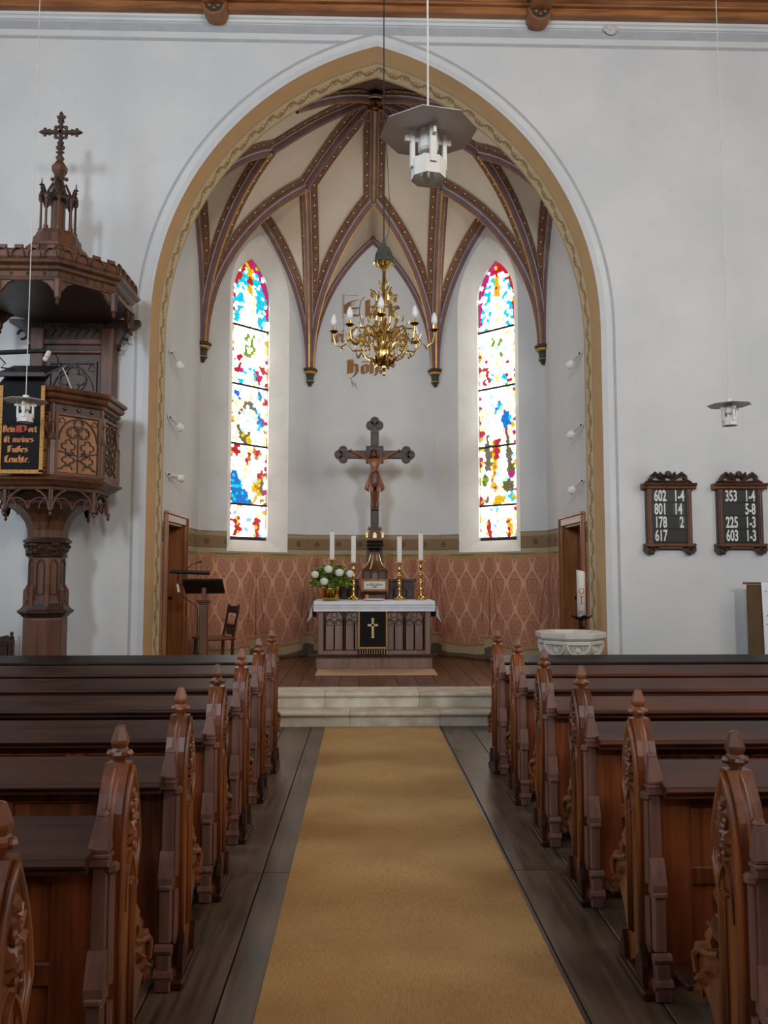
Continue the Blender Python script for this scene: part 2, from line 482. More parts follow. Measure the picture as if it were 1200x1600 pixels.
def dado_mat():
    """wall painting: moulded frieze with flowers above a hung damask curtain with fringe"""
    m = Mat('painted_curtain', 0.9)
    u, h, z = m.xyz(m.coords('Object'))
    P = W8 / 2
    k = (u / P).frac()                                  # 0 and 1 at the hanging points
    d = (k - 0.5).abs() * 2.0                           # 1 at the hook, 0 mid-way
    sag = (1.0 - d * d)
    top = 1.905 - sag * 0.07                            # curtain edge
    bot = 0.60 - sag * 0.055 
    near = (1.0 - d) * P * 0.5                          # metres from the hook
    s = (k - 0.5).op('SIGN') * -1.0
    # damask
    a, b = 0.30, 0.62
    uu = u * (2 * PI / a); vv = (z - 0.2) * (2 * PI / b)
    g = (uu + (vv * 2.0).sin() * 0.0).cos() + (vv + (uu.cos() * 0.35)).cos() * 0.95
    line = g.abs().lt(0.13)
    line2 = ((g.abs() - 0.34).abs()).lt(0.09)
    og = g.abs() * 0.45
    def med(ou, ov, s_):
        x = ((u / a + ou).frac() - 0.5) * a
        y = (((z - 0.2) / b + ov).frac() - 0.5) * b
        r = hyp(x, y * 0.75); t = y.atan2(x)
        bud = ((t * 5.0 + 0.8).cos().abs() * 0.045 + 0.018 - r)
        curl = ((r * 95.0 + (t * 4.0).cos() * 1.6).sin().gt(0.55)) * r.lt(0.115) * r.gt(0.05)
        rays = ((t * 12.0).cos().gt(0.45)) * (r - 0.128).abs().lt(0.012)
        return (bud.gt(0.0) * bud.lt(0.026) + curl * s_ + rays).min(1.0)
    mot = (med(0.5, 0.5, 1.0) * g.gt(0.35) + med(0.0, 0.0, 0.7) * g.lt(-0.35)).min(1.0)
    base = m.mix(srgb(204, 152, 120), srgb(188, 132, 102), (og * 3.2).ramp(0.2, 0.7))
    c = m.mix(base, srgb(220, 174, 144), line * 0.5)
    c = m.mix(c, srgb(150, 94, 76), line2 * 0.45)
    c = m.mix(c, srgb(140, 84, 68), mot * 0.5)
    # folds fanning from each hook
    dn = (top - z).max(0.0)
    slope = near / (dn + 0.02)
    fold = (((slope * 21.0).sin()).abs().lt(0.26)) * slope.lt(0.42) * dn.gt(0.04) * (dn - 0.55 - (slope * 9.0).cos() * 0.32).lt(0.35)
    inner = slope.lt(0.40) * dn.gt(0.02)
    c = m.mix(c, srgb(166, 108, 90), inner * 0.22)
    c = m.mix(c, srgb(112, 66, 54), fold * 0.75)
    # scalloped top edge
    e = z - top
    ed = e.gt(0.0) * e.lt(0.055)
    bead = ((u * (2 * PI / 0.05)).sin().gt(0.1)) * (e - 0.027).abs().lt(0.012)
    ced = m.mix(srgb(182, 146, 88), srgb(120, 90, 54), bead * 0.7)
    above = e.gt(0.055)
    c = m.mix(c, ced, ed)
    # lower border and fringe, lifted at each hook
    lift = near.lt(0.10)
    e2 = z - (bot + lift * 0.09)
    bord = e2.lt(0.0) * e2.gt(-0.065)
    sc_ = ((u * (2 * PI / 0.06)).sin() * 0.012 + (e2 + 0.033)).abs().lt(0.008)
    c = m.mix(c, m.mix(srgb(176, 146, 104), srgb(84, 62, 40), sc_ * 0.8), bord)
    fr = e2.lt(-0.065)
    th = (u * (2 * PI / 0.022)).sin()
    c = m.mix(c, m.mix(srgb(186, 164, 126), srgb(142, 118, 86), th.ramp(0.2, 0.9)), fr)
    c = m.mix(c, srgb(92, 84, 70), (e2 + (u * (2 * PI / 0.7)).sin() * 0.01).lt(-0.17))
    # frieze
    fr_c = m.mix(srgb(150, 134, 106), srgb(128, 112, 86), m.noise(scale=6).ramp(0.4, 0.7))
    c = m.mix(c, srgb(124, 112, 92), above * 1.0)
    st1 = z.gt(1.925) * z.lt(2.0)
    c = m.mix(c, srgb(172, 158, 128), st1)
    fx = ((u + 0.03) / 0.3453).frac() * 0.3453 - 0.17265; fz = z - 2.085
    r = hyp(fx, fz)
    fl = ((fz.atan2(fx) * 4.0).cos().abs() * 0.052).gt(r) * r.gt(0.012)
    mid = z.gt(2.0) * z.lt(2.172)
    c = m.mix(c, m.mix(srgb(136, 110, 80), srgb(56, 46, 34), fl * 0.85), mid)
    c = m.mix(c, srgb(112, 94, 68), (z - 2.0).abs().lt(0.006))
    topb = z.gt(2.172)
    c = m.mix(c, m.mix(srgb(172, 156, 124), srgb(124, 110, 84), ((z * 130.0).sin()).ramp(0.2, 0.8) * 0.5), topb)
    wear = m.noise(scale=3.5, detail=6, rough=0.7)
    c = m.mix(c, srgb(196, 188, 170), (wear.ramp(0.62, 0.72)) * (z.gt(1.9).max(z.lt(0.5))) * 0.55)
    wn = m.noise(scale=2.0, detail=3)
    c = m.mix(c, srgb(120, 92, 76), wn.ramp(0.55, 0.85) * 0.2)
    m.color(c)
    return m.m
M['dado'] = dado_mat()
M['frieze'] = plain('frieze_top', (150, 136, 110), 0.9)

def wall_faces(mb, L0, L1, z0, z1, hole=None, y=0.0, n=12):
    q = lambda a, b, c, d: mb.add([(p[0], y, p[1]) for p in (a, b, c, d)], [(0, 1, 2, 3)])
    if not hole:
        q((L0, z0), (L1, z0), (L1, z1), (L0, z1)); return
    uc, hw, sill, spring, apex = hole
    if sill > z0: q((L0, z0), (L1, z0), (L1, min(sill, z1)), (L0, min(sill, z1)))
    zs = min(spring, z1); b0 = max(sill, z0)
    q((L0, b0), (uc - hw, b0), (uc - hw, zs), (L0, zs))
    q((uc + hw, b0), (L1, b0), (L1, zs), (uc + hw, zs))
    if z1 <= spring: return
    if apex > spring:
        pts = pointed(hw, apex - spring, n)
        for i in range(n):
            (xa, za), (xb, zb) = pts[i], pts[i + 1]
            q((L0, spring + za), (uc + xa, spring + za), (uc + xb, spring + zb), (L0, spring + zb))
            q((uc - xa, spring + za), (L1, spring + za), (L1, spring + zb), (uc - xb, spring + zb))
    if z1 > apex: q((L0, apex), (L1, apex), (L1, z1), (L0, z1))
def structure(mb, name, mat, parent=None):
    o = mb.build(name, mat, parent)
    if parent is None: o['kind'] = 'structure'
    return o

# ---------------------------------------------------------------- arch wall
ARCH = (AX, 2.546, 0.0, 4.417, 7.728)
mb = MB(); wall_faces(mb, -NX, NX, 0, 8.3, ARCH, YW, 24)
wall_front = structure(mb, 'wall_front', M['wall'])
def arch_path(half, spring, apex, z0=0.0, n=28, off=0.0):
    """jamb, haunch, apex, haunch, jamb; off moves the curve outward"""
    rise = apex - spring
    c = (rise * rise - half * half) / (2 * half); Rr = half + c + off
    am = math.acos(c / Rr)
    left = [(-half - off, z0 + (spring - z0) * k / 6) for k in range(6)]
    left += [(c - Rr * math.cos(am * k / n), spring + Rr * math.sin(am * k / n)) for k in range(n + 1)]
    return left + [(-x, z) for x, z in reversed(left[:-1])]
def arch_strip(name, pa, ya, pb, yb, mat, parent):
    mb = MB(); L = 0
    for i in range(len(pa) - 1):
        d = math.hypot(pa[i + 1][0] - pa[i][0], pa[i + 1][1] - pa[i][1])
        mb.add([(AX + pa[i][0], ya, pa[i][1]), (AX + pa[i + 1][0], ya, pa[i + 1][1]), (AX + pb[i + 1][0], yb, pb[i + 1][1]), (AX + pb[i][0], yb, pb[i][1])],
               [(0, 1, 2, 3)], uvs=[[(L, 0), (L + d, 0), (L + d, 1), (L, 1)]])
        L += d
    return mb.build(name, mat, parent)
p0 = arch_path(2.546, 4.417, 7.728); p1 = arch_path(2.52, 4.417, 7.70); p2 = arch_path(2.50, 4.417, 7.68)
arch_strip('arch_reveal', p0, YW, p1, 9.10, M['ocher'], wall_front)['label'] = 'plain ochre reveal of the chancel arch'
arch_strip('arch_border', p1, 9.10, p2, YB, M['ornament'], wall_front)['label'] = 'beige scroll border painted inside the arch'
def arch_band(a, b, mat, name='painted_band', y=YW - 0.0015):
    mb = MB()
    A = arch_path(2.546, 4.417, 7.728, off=a); B = arch_path(2.546, 4.417, 7.728, off=b)
    for i in range(len(A) - 1):
        mb.add([(AX + A[i][0], y, A[i][1]), (AX + A[i + 1][0], y, A[i + 1][1]), (AX + B[i + 1][0], y, B[i + 1][1]), (AX + B[i][0], y, B[i][1])], [(0, 1, 2, 3)])
    return mb.build(name, mat, wall_front)
arch_band(0.0, 0.065, M['band_light'])
arch_band(0.135, 0.165, M['band_grey'], y=YW - 0.003)
for z0, z1, x0, x1, mt in ((7.86, 7.965, -NX, NX, 'band_grey'), (7.745, 7.785, -NX, AX - 0.36, 'band_grey'), (7.745, 7.785, AX + 0.36, NX, 'band_grey')):
    MB().box(x0, x1, YW - 0.0015, YW + 0.01, z0, z1).build('painted_band', M[mt], wall_front)
tr = thing('trim_cornice', kind='structure')
mb = MB().prism([(YW + 0.01, 7.97), (YW - 0.02, 7.975), (YW - 0.03, 7.99), (YW - 0.03, 8.0), (YW - 0.055, 8.01), (YW - 0.06, 8.035), (YW + 0.01, 8.035)], -NX, NX, 'x')
mb.build('plaster_moulding', M['wall'], tr)
mb = MB()
for k in range(9):
    a = 2 * PI * k / 9
    mb.ball((2.68 + 0.06 * math.cos(a) * RND.uniform(0.4, 1.2), YW - 0.03, 7.975 + 0.04 * math.sin(a)), (0.05, 0.012, 0.04), 6, 4)
mb.build('plaster_damage', plain('bare_plaster', (196, 190, 178), 0.95, var=0.2, sc_=30), tr)

# ---------------------------------------------------------------- nave walls, windows, ceiling
def wall_local(name, A, B, z0, z1, hole, dado=None, n=12, extra=None):
    """a wall from A to B (left to right seen from inside); local x along it, local y outward"""
    A, B = Vector(A), Vector(B); L = (B - A).length
    o = thing(name, loc=(A.x, A.y, 0), rz=math.atan2(B.y - A.y, B.x - A.x), kind='structure')
    mb = MB(); wall_faces(mb, 0, L, z0 if (hole and hole[2] <= z0) else 0.05, z1, hole, 0, n); mb.build('plaster_face', M['wall'], o)
    if dado:
        mb = MB(); wall_faces(mb, 0, L, z0, dado, hole, -0.003, n); mb.build('painted_curtain', M['dado'], o)
    return o, L
for sx, side in ((-1, 'north'), (1, 'south')):
    A, B = ((sx * NX, NY0), (sx * NX, YW)) if sx < 0 else ((sx * NX, YW), (sx * NX, NY0))
    o = thing('wall_' + side, loc=(A[0], A[1], 0), rz=rad(90 if sx < 0 else -90), kind='structure')
    edges = [0] + [(y + yn) / 2 - NY0 for y, yn in zip(WIN_Y, WIN_Y[1:])] + [YW - NY0]
    mb = MB()
    for i, y in enumerate(WIN_Y):
        u0, u1, uc = edges[i], edges[i + 1], y - NY0
        if sx > 0: u0, u1, uc = YW - NY0 - u1, YW - NY0 - u0, YW - NY0 - uc
        h = (uc, 0.62, 3.1, 5.9, 6.9)
        wall_faces(mb, u0, u1, 0, 8.3, h, 0, 6)
        pts = [(uc - 0.62, 3.1), (uc + 0.62, 3.1)] + [(uc + x, 5.9 + z) for x, z in reversed(pointed(0.62, 1.0, 6))]
        for k in range(len(pts)):
            a, b = pts[k], pts[(k + 1) % len(pts)]
            mb.add([(a[0], 0, a[1]), (b[0], 0, b[1]), (b[0], 0.2, b[1]), (a[0], 0.2, a[1])], [(0, 1, 2, 3)])
    mb.build('plaster_face', M['wall'], o)
o = thing('wall_west', loc=(NX, NY0, 0), rz=rad(180), kind='structure')
mb = MB()
for u0, u1, uc in ((0, NX, NX - 3.9), (NX, 2 * NX, NX + 3.9)):
    wall_faces(mb, u0, u1, 0, 8.3, (uc, 0.62, 5.1, 7.0, 7.7), 0, 6)
mb.build('plaster_face', M['wall'], o)

gal = thing('added_shade_gallery', kind='structure')       # unseen gallery added behind the viewpoint to shade the near pews
MB().box(-NX, NX, NY0, -3.6, 3.3, 3.5).build('shade_deck', M['pew'], gal)
MB().box(-NX, NX, -3.68, -3.6, 3.5, 4.3).build('shade_parapet', M['pew'], gal)
for x in (-3.0, 3.0): MB().cbox(x - .1, x + .1, -3.8, -3.6, 0, 3.3, .02).build('shade_post', M['pew'], gal)
ceil = thing('ceiling', kind='structure')
MB().box(-NX, NX, NY0, YW, NZ + 0.04, NZ + 0.08).build('backing', M['pine'], ceil)
y = YW
first = None
k = 0
while y > 5.2:
    w_ = 0.27
    if first is None:
        first = MB().cbox(-NX, NX, -w_ + 0.006, 0, NZ, NZ + 0.03, 0.008).build('plank', M['pine'], ceil)
        c = first
    else:
        c = first.copy(); sc.collection.objects.link(c)
    c.location = (0, y, 0); y -= w_; k += 1
MB().box(-NX, NX, NY0, y, NZ, NZ + 0.03).build('plank', M['pine'], ceil)
MB().cbox(-NX, NX, YW - 0.16, YW, 8.035, 8.12, 0.01).build('wall_plate', M['pine'], ceil)
MB().prism([(YW - 0.16, 8.12), (YW - 0.19, 8.125), (YW - 0.20, 8.14), (YW - 0.19, 8.155), (YW - 0.165, 8.16), (YW - 0.15, 8.18), (YW - 0.17, 8.20), (YW - 0.17, NZ), (YW, NZ), (YW, 8.12)], -NX, NX, 'x').build('moulding', M['pine'], ceil)
for bx in (-5.61, -1.90, 1.81, 5.52):
    t = thing('ceiling_beam', 'square pine ceiling beam running toward the arch wall', 'beam', (bx, YW, 0), group='ceiling beams')
    t['kind'] = 'structure'
    MB().cbox(-0.125, 0.125, NY0 - YW, -0.12, 8.04, NZ, 0.02).build('beam_body', M['pine_y'], t)
    for s_ in (-1, 1):
        MB().cbox(min(s_ * 0.125, s_ * 0.16), max(s_ * 0.125, s_ * 0.16), NY0 - YW, -0.2, 8.15, NZ, 0.008).build('beam_moulding', M['pine_y'], t)
    mb = MB()
    mb.prism([(0.125 * math.cos(rad(a)) * 1.12, 8.045 + 0.0 + 0.105 * math.sin(rad(a))) for a in range(180, 361, 15)], -0.22, 0.0, 'y')
    mb.box(-0.14, 0.14, -0.22, 0, 8.045, 8.08)
    mb.build('beam_end', M['pine_y'], t)
    mb = MB(); F = FY(-0.22, 0, 8.04)
    mb.bar(arc(0, 0, 0.118, 185, 355, 10), 0.025, 0.02, F)
    mb.build('rim', M['pine_y'], t)
    mb = MB(); F = FY(-0.221, 0, 8.04)
    mb.flat([(0.1 * math.cos(rad(a)), 0.09 * math.sin(rad(a))) for a in range(180, 361, 20)], F, 0.004)
    mb.build('recess', M['console'], t)
    mb = MB()
    for a in (205, 270, 335): mb.ball((0.055 * math.cos(rad(a)), -0.235, 8.04 + 0.05 * math.sin(rad(a))), (0.024, 0.012, 0.02), 8, 5)
    mb.build('trefoil', M['pine_y'], t)

# ---------------------------------------------------------------- floors, steps
M['boards'] = wood('worn_nave_boards', (68, 56, 44), (122, 104, 84), 'y', 0.34, 0.1, var=0.6)
M['boards_red'] = wood('chancel_boards', (78, 44, 28), (124, 76, 48), 'y', 0.34, 0.2, var=0.5)
floor = thing('floor', kind='structure')
MB().box(-NX, NX, NY0, 9.0, -0.06, -0.012).build('subfloor', M['joint'], floor)
x = -NX; i = 0
while x < NX:
    w_ = (0.27, 0.31, 0.24, 0.29)[i % 4]
    y = NY0 + (i * 1.7) % 4.0
    ys = [NY0] + [yy for yy in (y - 4.0, y, y + 4.5, y + 9.0, y + 13.5) if NY0 + 0.3 < yy < 8.4] + [8.84]
    if abs(x) < 1.4: ys = [NY0, -4.2, 0.3, 4.52, 8.84]
    for a, b in zip(ys, ys[1:]):
        MB().cbox(x + 0.003, x + w_ - 0.003, a + 0.002, b - 0.002, -0.012, RND.uniform(-0.003, 0.0), 0.004).build('floor_board', M['boards'], floor)
    x += w_; i += 1
def step_mat():
    m = Mat('worn_limestone', 0.75)
    n = m.noise(scale=5, detail=6, rough=0.65); n2 = m.noise(scale=40, detail=3); rn = m.rnd()
    c = m.mix(srgb(186, 176, 156), srgb(224, 216, 198), (n + rn * 0.25 - 0.1).ramp(0.3, 0.75))
    c = m.mix(c, srgb(110, 100, 84), n2.ramp(0.62, 0.75) * 0.4)
    m.color(c); m.bump(n2 + n, 0.2, 0.006); return m.m
M['step'] = step_mat()
def step_prof(y, z, back):
    o = 0.045
    return [(y, z - 0.155), (y, z - 0.062), (y - 0.008, z - 0.056), (y - 0.008, z - 0.048), (y - 0.03, z - 0.044), (y - o, z - 0.03), (y - o - 0.003, z - 0.016), (y - o + 0.008, z - 0.003), (y - o + 0.02, z), (back, z), (back, z - 0.155)]
st = thing('altar_step', kind='structure')
st['label'] = 'two grey limestone steps with rounded nosings before the chancel'
for (y, z, back, cuts) in ((8.66, 0.155, 9.1, (-2.75, -1.55, -0.34, 0.62, 1.6, 2.65)), (8.98, 0.31, 9.42, (-2.54, -1.2, -0.62, 0.42, 1.35, 2.44))):
    for a, b in zip(cuts, cuts[1:]):
        MB().prism(step_prof(y, z, back), a + 0.002, b - 0.002, 'x').build('step_stone', M['step'], st)
cf = thing('floor_chancel', kind='structure')
MB().box(-2.56, 2.46, 9.3, 12.95, 0.1, ZC - 0.012).build('subfloor', M['joint'], cf)
x = -2.6
while x < 2.5:
    w_ = 0.235
    for a, b in ((9.42, 11.6), (11.6, 13.0)) if int((x + 9) / w_) % 2 else ((9.42, 13.0),):
        MB().cbox(x + 0.002, x + w_ - 0.002, a + 0.001, b - 0.001, ZC - 0.012, ZC + RND.uniform(-0.0025, 0), 0.003).build('floor_board', M['boards_red'], cf)
    x += w_

# ---------------------------------------------------------------- chancel walls
C = [(AX - AP, YC - W8 / 2), (AX - AP, YC + W8 / 2), (AX - W8 / 2, YC + AP), (AX + W8 / 2, YC + AP), (AX + AP, YC + W8 / 2), (AX + AP, YC - W8 / 2)]
HOLE = (W8 / 2 + 0.03, 0.575, 1.95, 5.85, 6.9)
HOLE_R = (W8 / 2 - 0.0, 0.575, 1.95, 5.85, 6.9)
wl, _ = wall_local('wall_north_window', C[1], C[2], ZC, 7.6, HOLE, 2.235)
wb, _ = wall_local('wall_back', C[2], C[3], ZC, 7.6, None, 2.235)
wr, _ = wall_local('wall_south_window', C[3], C[4], ZC, 7.6, HOLE_R, 2.235)
def door_hole(u0, u1): return ((u0 + u1) / 2, (u1 - u0) / 2, ZC, 2.24, 2.24)
LS = C[1][1] - YB
wsl, _ = wall_local('wall_north_side', (C[1][0], YB), C[1], ZC, 7.9, door_hole(0.20, 1.10), 2.235)
wsr, _ = wall_local('wall_south_side', C[4], (C[4][0], YB), ZC, 7.9, door_hole(LS - 1.10, LS - 0.20), 2.235)
for o in (wl, wb, wr, wsl, wsr):
    L = LS if o in (wsl, wsr) else W8
    parts = ((0, L),) if o in (wl, wb, wr) else (((0, 0.1), (1.2, L)) if o is wsl else ((0, LS - 1.2), (LS - 0.1, L)))
    for a, b in parts:
        MB().cbox(a, b, -0.025, 0.0, ZC, ZC + 0.035, 0.006).build('floor_skirting', M['boards_red'], o)
    if o is wl or o is wr:
        hh = HOLE if o is wl else HOLE_R
        parts = ((0, hh[0] - hh[1]), (hh[0] + hh[1], L))
    for a, b in parts:
        MB().box(a, b, -0.012, 0, 2.222, 2.24).build('frieze_moulding', M['frieze'], o)

# splayed window reveals and leaded windows
def win_outline(uc, hw, sill, spring, apex, n=12):
    return [(uc - hw, sill)] + [(uc + x, spring + z) for x, z in pointed(hw, apex - spring, n)] + [(uc + hw, sill)]
GL = (0.355, 2.13, 5.95, 6.58); GD = 0.275
M['reveal'] = plain('reveal_plaster', (222, 218, 210), 0.9, var=0.04, sc_=4)
def glass_mat():
    m = Mat('leaded_glass', 0.15)
    a = m.n.new('ShaderNodeVertexColor'); a.layer_name = 'glass'
    m.color((0.02, 0.02, 0.02, 1))
    m.t.links.new(a.outputs[0], m.b.inputs['Emission Color'])
    m.b.inputs['Emission Strength'].default_value = GLOW
    return m.m
M['glass'] = glass_mat()
WHITE = (1.0, 0.96, 0.89)
def C3(r, g, b, k=0.4): c = srgb(r, g, b); k *= 0.45; return (c[0] * k, c[1] * k, c[2] * k)
CY, BL, RE, YE, GR, MA, OR, OL, GY = C3(0, 196, 230, .5), C3(20, 120, 215, .42), C3(200, 24, 40), C3(246, 196, 24), C3(130, 170, 40), C3(206, 20, 130), C3(220, 120, 24), C3(110, 104, 60), C3(120, 112, 96)
def clip(poly, a, b, c):
    out = []
    for i in range(len(poly)):
        p, q = poly[i], poly[(i + 1) % len(poly)]
        dp, dq = a * p[0] + b * p[1] - c, a * q[0] + b * q[1] - c
        if dp <= 0: out.append(p)
        if (dp < 0 < dq) or (dq < 0 < dp):
            t = dp / (dp - dq); out.append((p[0] + t * (q[0] - p[0]), p[1] + t * (q[1] - p[1])))
    return out
def inpoly(p, poly):
    r = False
    for i in range(len(poly)):
        (x1, y1), (x2, y2) = poly[i], poly[i - 1]
        if (y1 > p[1]) != (y2 > p[1]) and p[0] < (x2 - x1) * (p[1] - y1) / (y2 - y1) + x1: r = not r
    return r
def soft(c, k=0.55): return tuple(min(1, q * k + 0.07) for q in c)
PALE_Y, PALE_P, PALE_B = (0.34, 0.24, 0.07), (0.34, 0.15, 0.2), (0.10, 0.26, 0.34)
def canopy(u, z, rn, sky, rim_l, rim_r, dens):
    """border, sky of the tracery head, tower and gables shared by both windows"""
    edge = 0.355 * (1 - (max(0, z - 5.95) / 0.63) ** 1.6) - abs(u) * 0.355
    if z > 5.62 and edge < 0.055: return (rim_l if u < 0 else rim_r) if rn < .85 else (YE if rn < .92 else WHITE)
    if abs(u) > 0.86:
        return WHITE if rn < .5 else (PALE_Y if rn < .68 else (YE if rn < .76 else (RE if rn < .86 else (MA if rn < .94 else PALE_P))))
    if z > 5.5:
        if abs(u) < 0.13 and z > 6.0: return YE if rn < .7 else RE
        if abs(u) > 0.34 + max(0, 5.75 - z) * 0.9 or z > 6.12: return sky if rn < dens else (PALE_B if rn < dens + .15 else WHITE)
        return WHITE if rn < .88 else PALE_Y
    if 5.0 < z < 5.36 and 0.03 < abs(u) < 0.27: return (GR if rn < .5 else YE) if rn < dens else WHITE
    if 4.62 < z < 5.02 and 0.42 < abs(u) < 0.80: return (RE if rn < .45 else (MA if rn < .6 else OR)) if rn < dens else WHITE
    if 4.56 < z < 4.82 and abs(abs(u) - 0.15 - (4.82 - z) * 1.6) < 0.12: return CY if rn < dens else WHITE
    return None
def ell(u, z, cu, cz, ru, rz, rot=0.0):
    x, y = (u - cu) * 0.355, z - cz
    c, s_ = math.cos(rot), math.sin(rot)
    return ((x * c + y * s_) / (ru * 0.355)) ** 2 + ((-x * s_ + y * c) / rz) ** 2 < 1
def tri(u, z, *p): return inpoly((u, z), p)
def col_left(u, z, rn):
    c = canopy(u, z, rn, CY, RE, MA, .62)
    if c: return c
    if tri(u, z, (-.95, 2.68), (-.95, 3.20), (-.72, 3.22), (-.30, 3.0), (.05, 2.78), (.35, 2.69)): return BL if rn < .72 else CY              # kneeling figure's robe
    if tri(u, z, (.15, 2.69), (.3, 3.02), (.65, 3.08), (.8, 2.69)): return YE if rn < .4 else (OR if rn < .5 else WHITE)
    if ell(u, z, .68, 3.13, .16, .10): return RE if rn < .7 else OR
    if ell(u, z, .78, 2.95, .10, .14): return GR if rn < .4 else OL
    if 2.66 < z < 2.78: return GR if (u > 0 and rn < .6) else (YE if rn < .5 else WHITE)
    if tri(u, z, (-.8, 3.45), (-.8, 3.62), (-.45, 3.62), (-.5, 3.4)): return RE if rn < .75 else OR
    if ell(u, z, .02, 3.42, .12, .12) or ell(u, z, .45, 3.50, .22, .07): return OR if rn < .7 else RE
    if tri(u, z, (-.62, 3.92), (-.2, 3.78), (.05, 3.62), (-.2, 3.6), (-.5, 3.72)): return YE if rn < .5 else OL
    if ell(u, z, .0, 3.72, .16, .11): return OL if rn < .8 else YE
    if tri(u, z, (-.8, 3.95), (-.7, 3.98), (-.18, 4.3), (-.1, 4.22)): return PALE_P if rn < .4 else (soft(BL) if rn < .6 else GY)
    if tri(u, z, (.85, 3.92), (.75, 3.9), (.3, 4.22), (.38, 4.28)) or ell(u, z, .62, 3.95, .16, .09): return BL if rn < .7 else CY
    if ell(u, z, .12, 4.24, .12, .09): return GY if rn < .7 else WHITE
    if abs(u) > .72 and 3.9 < z < 4.05: return RE if rn < .6 else YE
    if abs(abs(u) - .62) < .12 and 4.32 < z < 4.46: return BL if rn < .8 else CY
    if 2.2 < z < 2.47 and .38 < abs(u) < .70: return RE if rn < .65 else YE
    if z < 2.62: return (0.05, 0.12, 0.3) if rn < .10 else (PALE_Y if rn < .16 else (PALE_P if rn < .22 else WHITE))
    return WHITE if rn < .86 else (PALE_Y if rn < .92 else (PALE_P if rn < .96 else PALE_B))
def col_right(u, z, rn):
    c = canopy(u, z, rn, CY, MA, RE, .30)
    if c: return c
    if tri(u, z, (-.32, 3.72), (.12, 3.72), (.05, 3.4), (-.28, 3.05), (-.36, 3.05)): return RE if (u > -.18 and rn < .75) else (OR if rn < .6 else YE)   # red robe
    if tri(u, z, (-.75, 3.25), (-.7, 3.6), (-.55, 3.85), (-.42, 3.6), (-.42, 3.25)) or tri(u, z, (.4, 3.1), (.42, 3.6), (.5, 3.85), (.72, 3.4), (.75, 3.25)): return OL if rn < .5 else GY
    if tri(u, z, (.38, 3.62), (.45, 3.9), (.56, 3.8), (.5, 3.55)): return RE if rn < .8 else OR
    if ell(u, z, -.02, 4.22, .14, .14, -.5): return BL if rn < .45 else CY
    if ell(u, z, .42, 4.02, .24, .14): return BL if rn < .75 else CY
    if abs(u) > .72 and 3.78 < z < 3.95: return RE if rn < .5 else YE
    if ell(u, z, .65, 3.18, .22, .10, .4): return MA if rn < .35 else (OL if rn < .7 else PALE_P)
    if ell(u, z, .55, 2.98, .30, .09, -.2): return OL if rn < .6 else GY
    if ell(u, z, -.72, 3.10, .16, .10): return GR if rn < .6 else OL
    if ell(u, z, -.25, 2.97, .22, .06, -.3): return YE if rn < .7 else MA
    if ell(u, z, .02, 2.75, .34, .07, .3): return YE
    if ell(u, z, .68, 2.80, .2, .06, -.3): return YE if rn < .5 else CY
    if ell(u, z, -.7, 2.76, .18, .06, .4): return PALE_P if rn < .4 else GY
    if 2.2 < z < 2.46 and .42 < abs(u) < .66: return RE if rn < .5 else YE
    if z < 2.62: return (0.05, 0.12, 0.3) if rn < .06 else (PALE_Y if rn < .1 else WHITE)
    return WHITE if rn < .90 else (PALE_Y if rn < .94 else PALE_B)
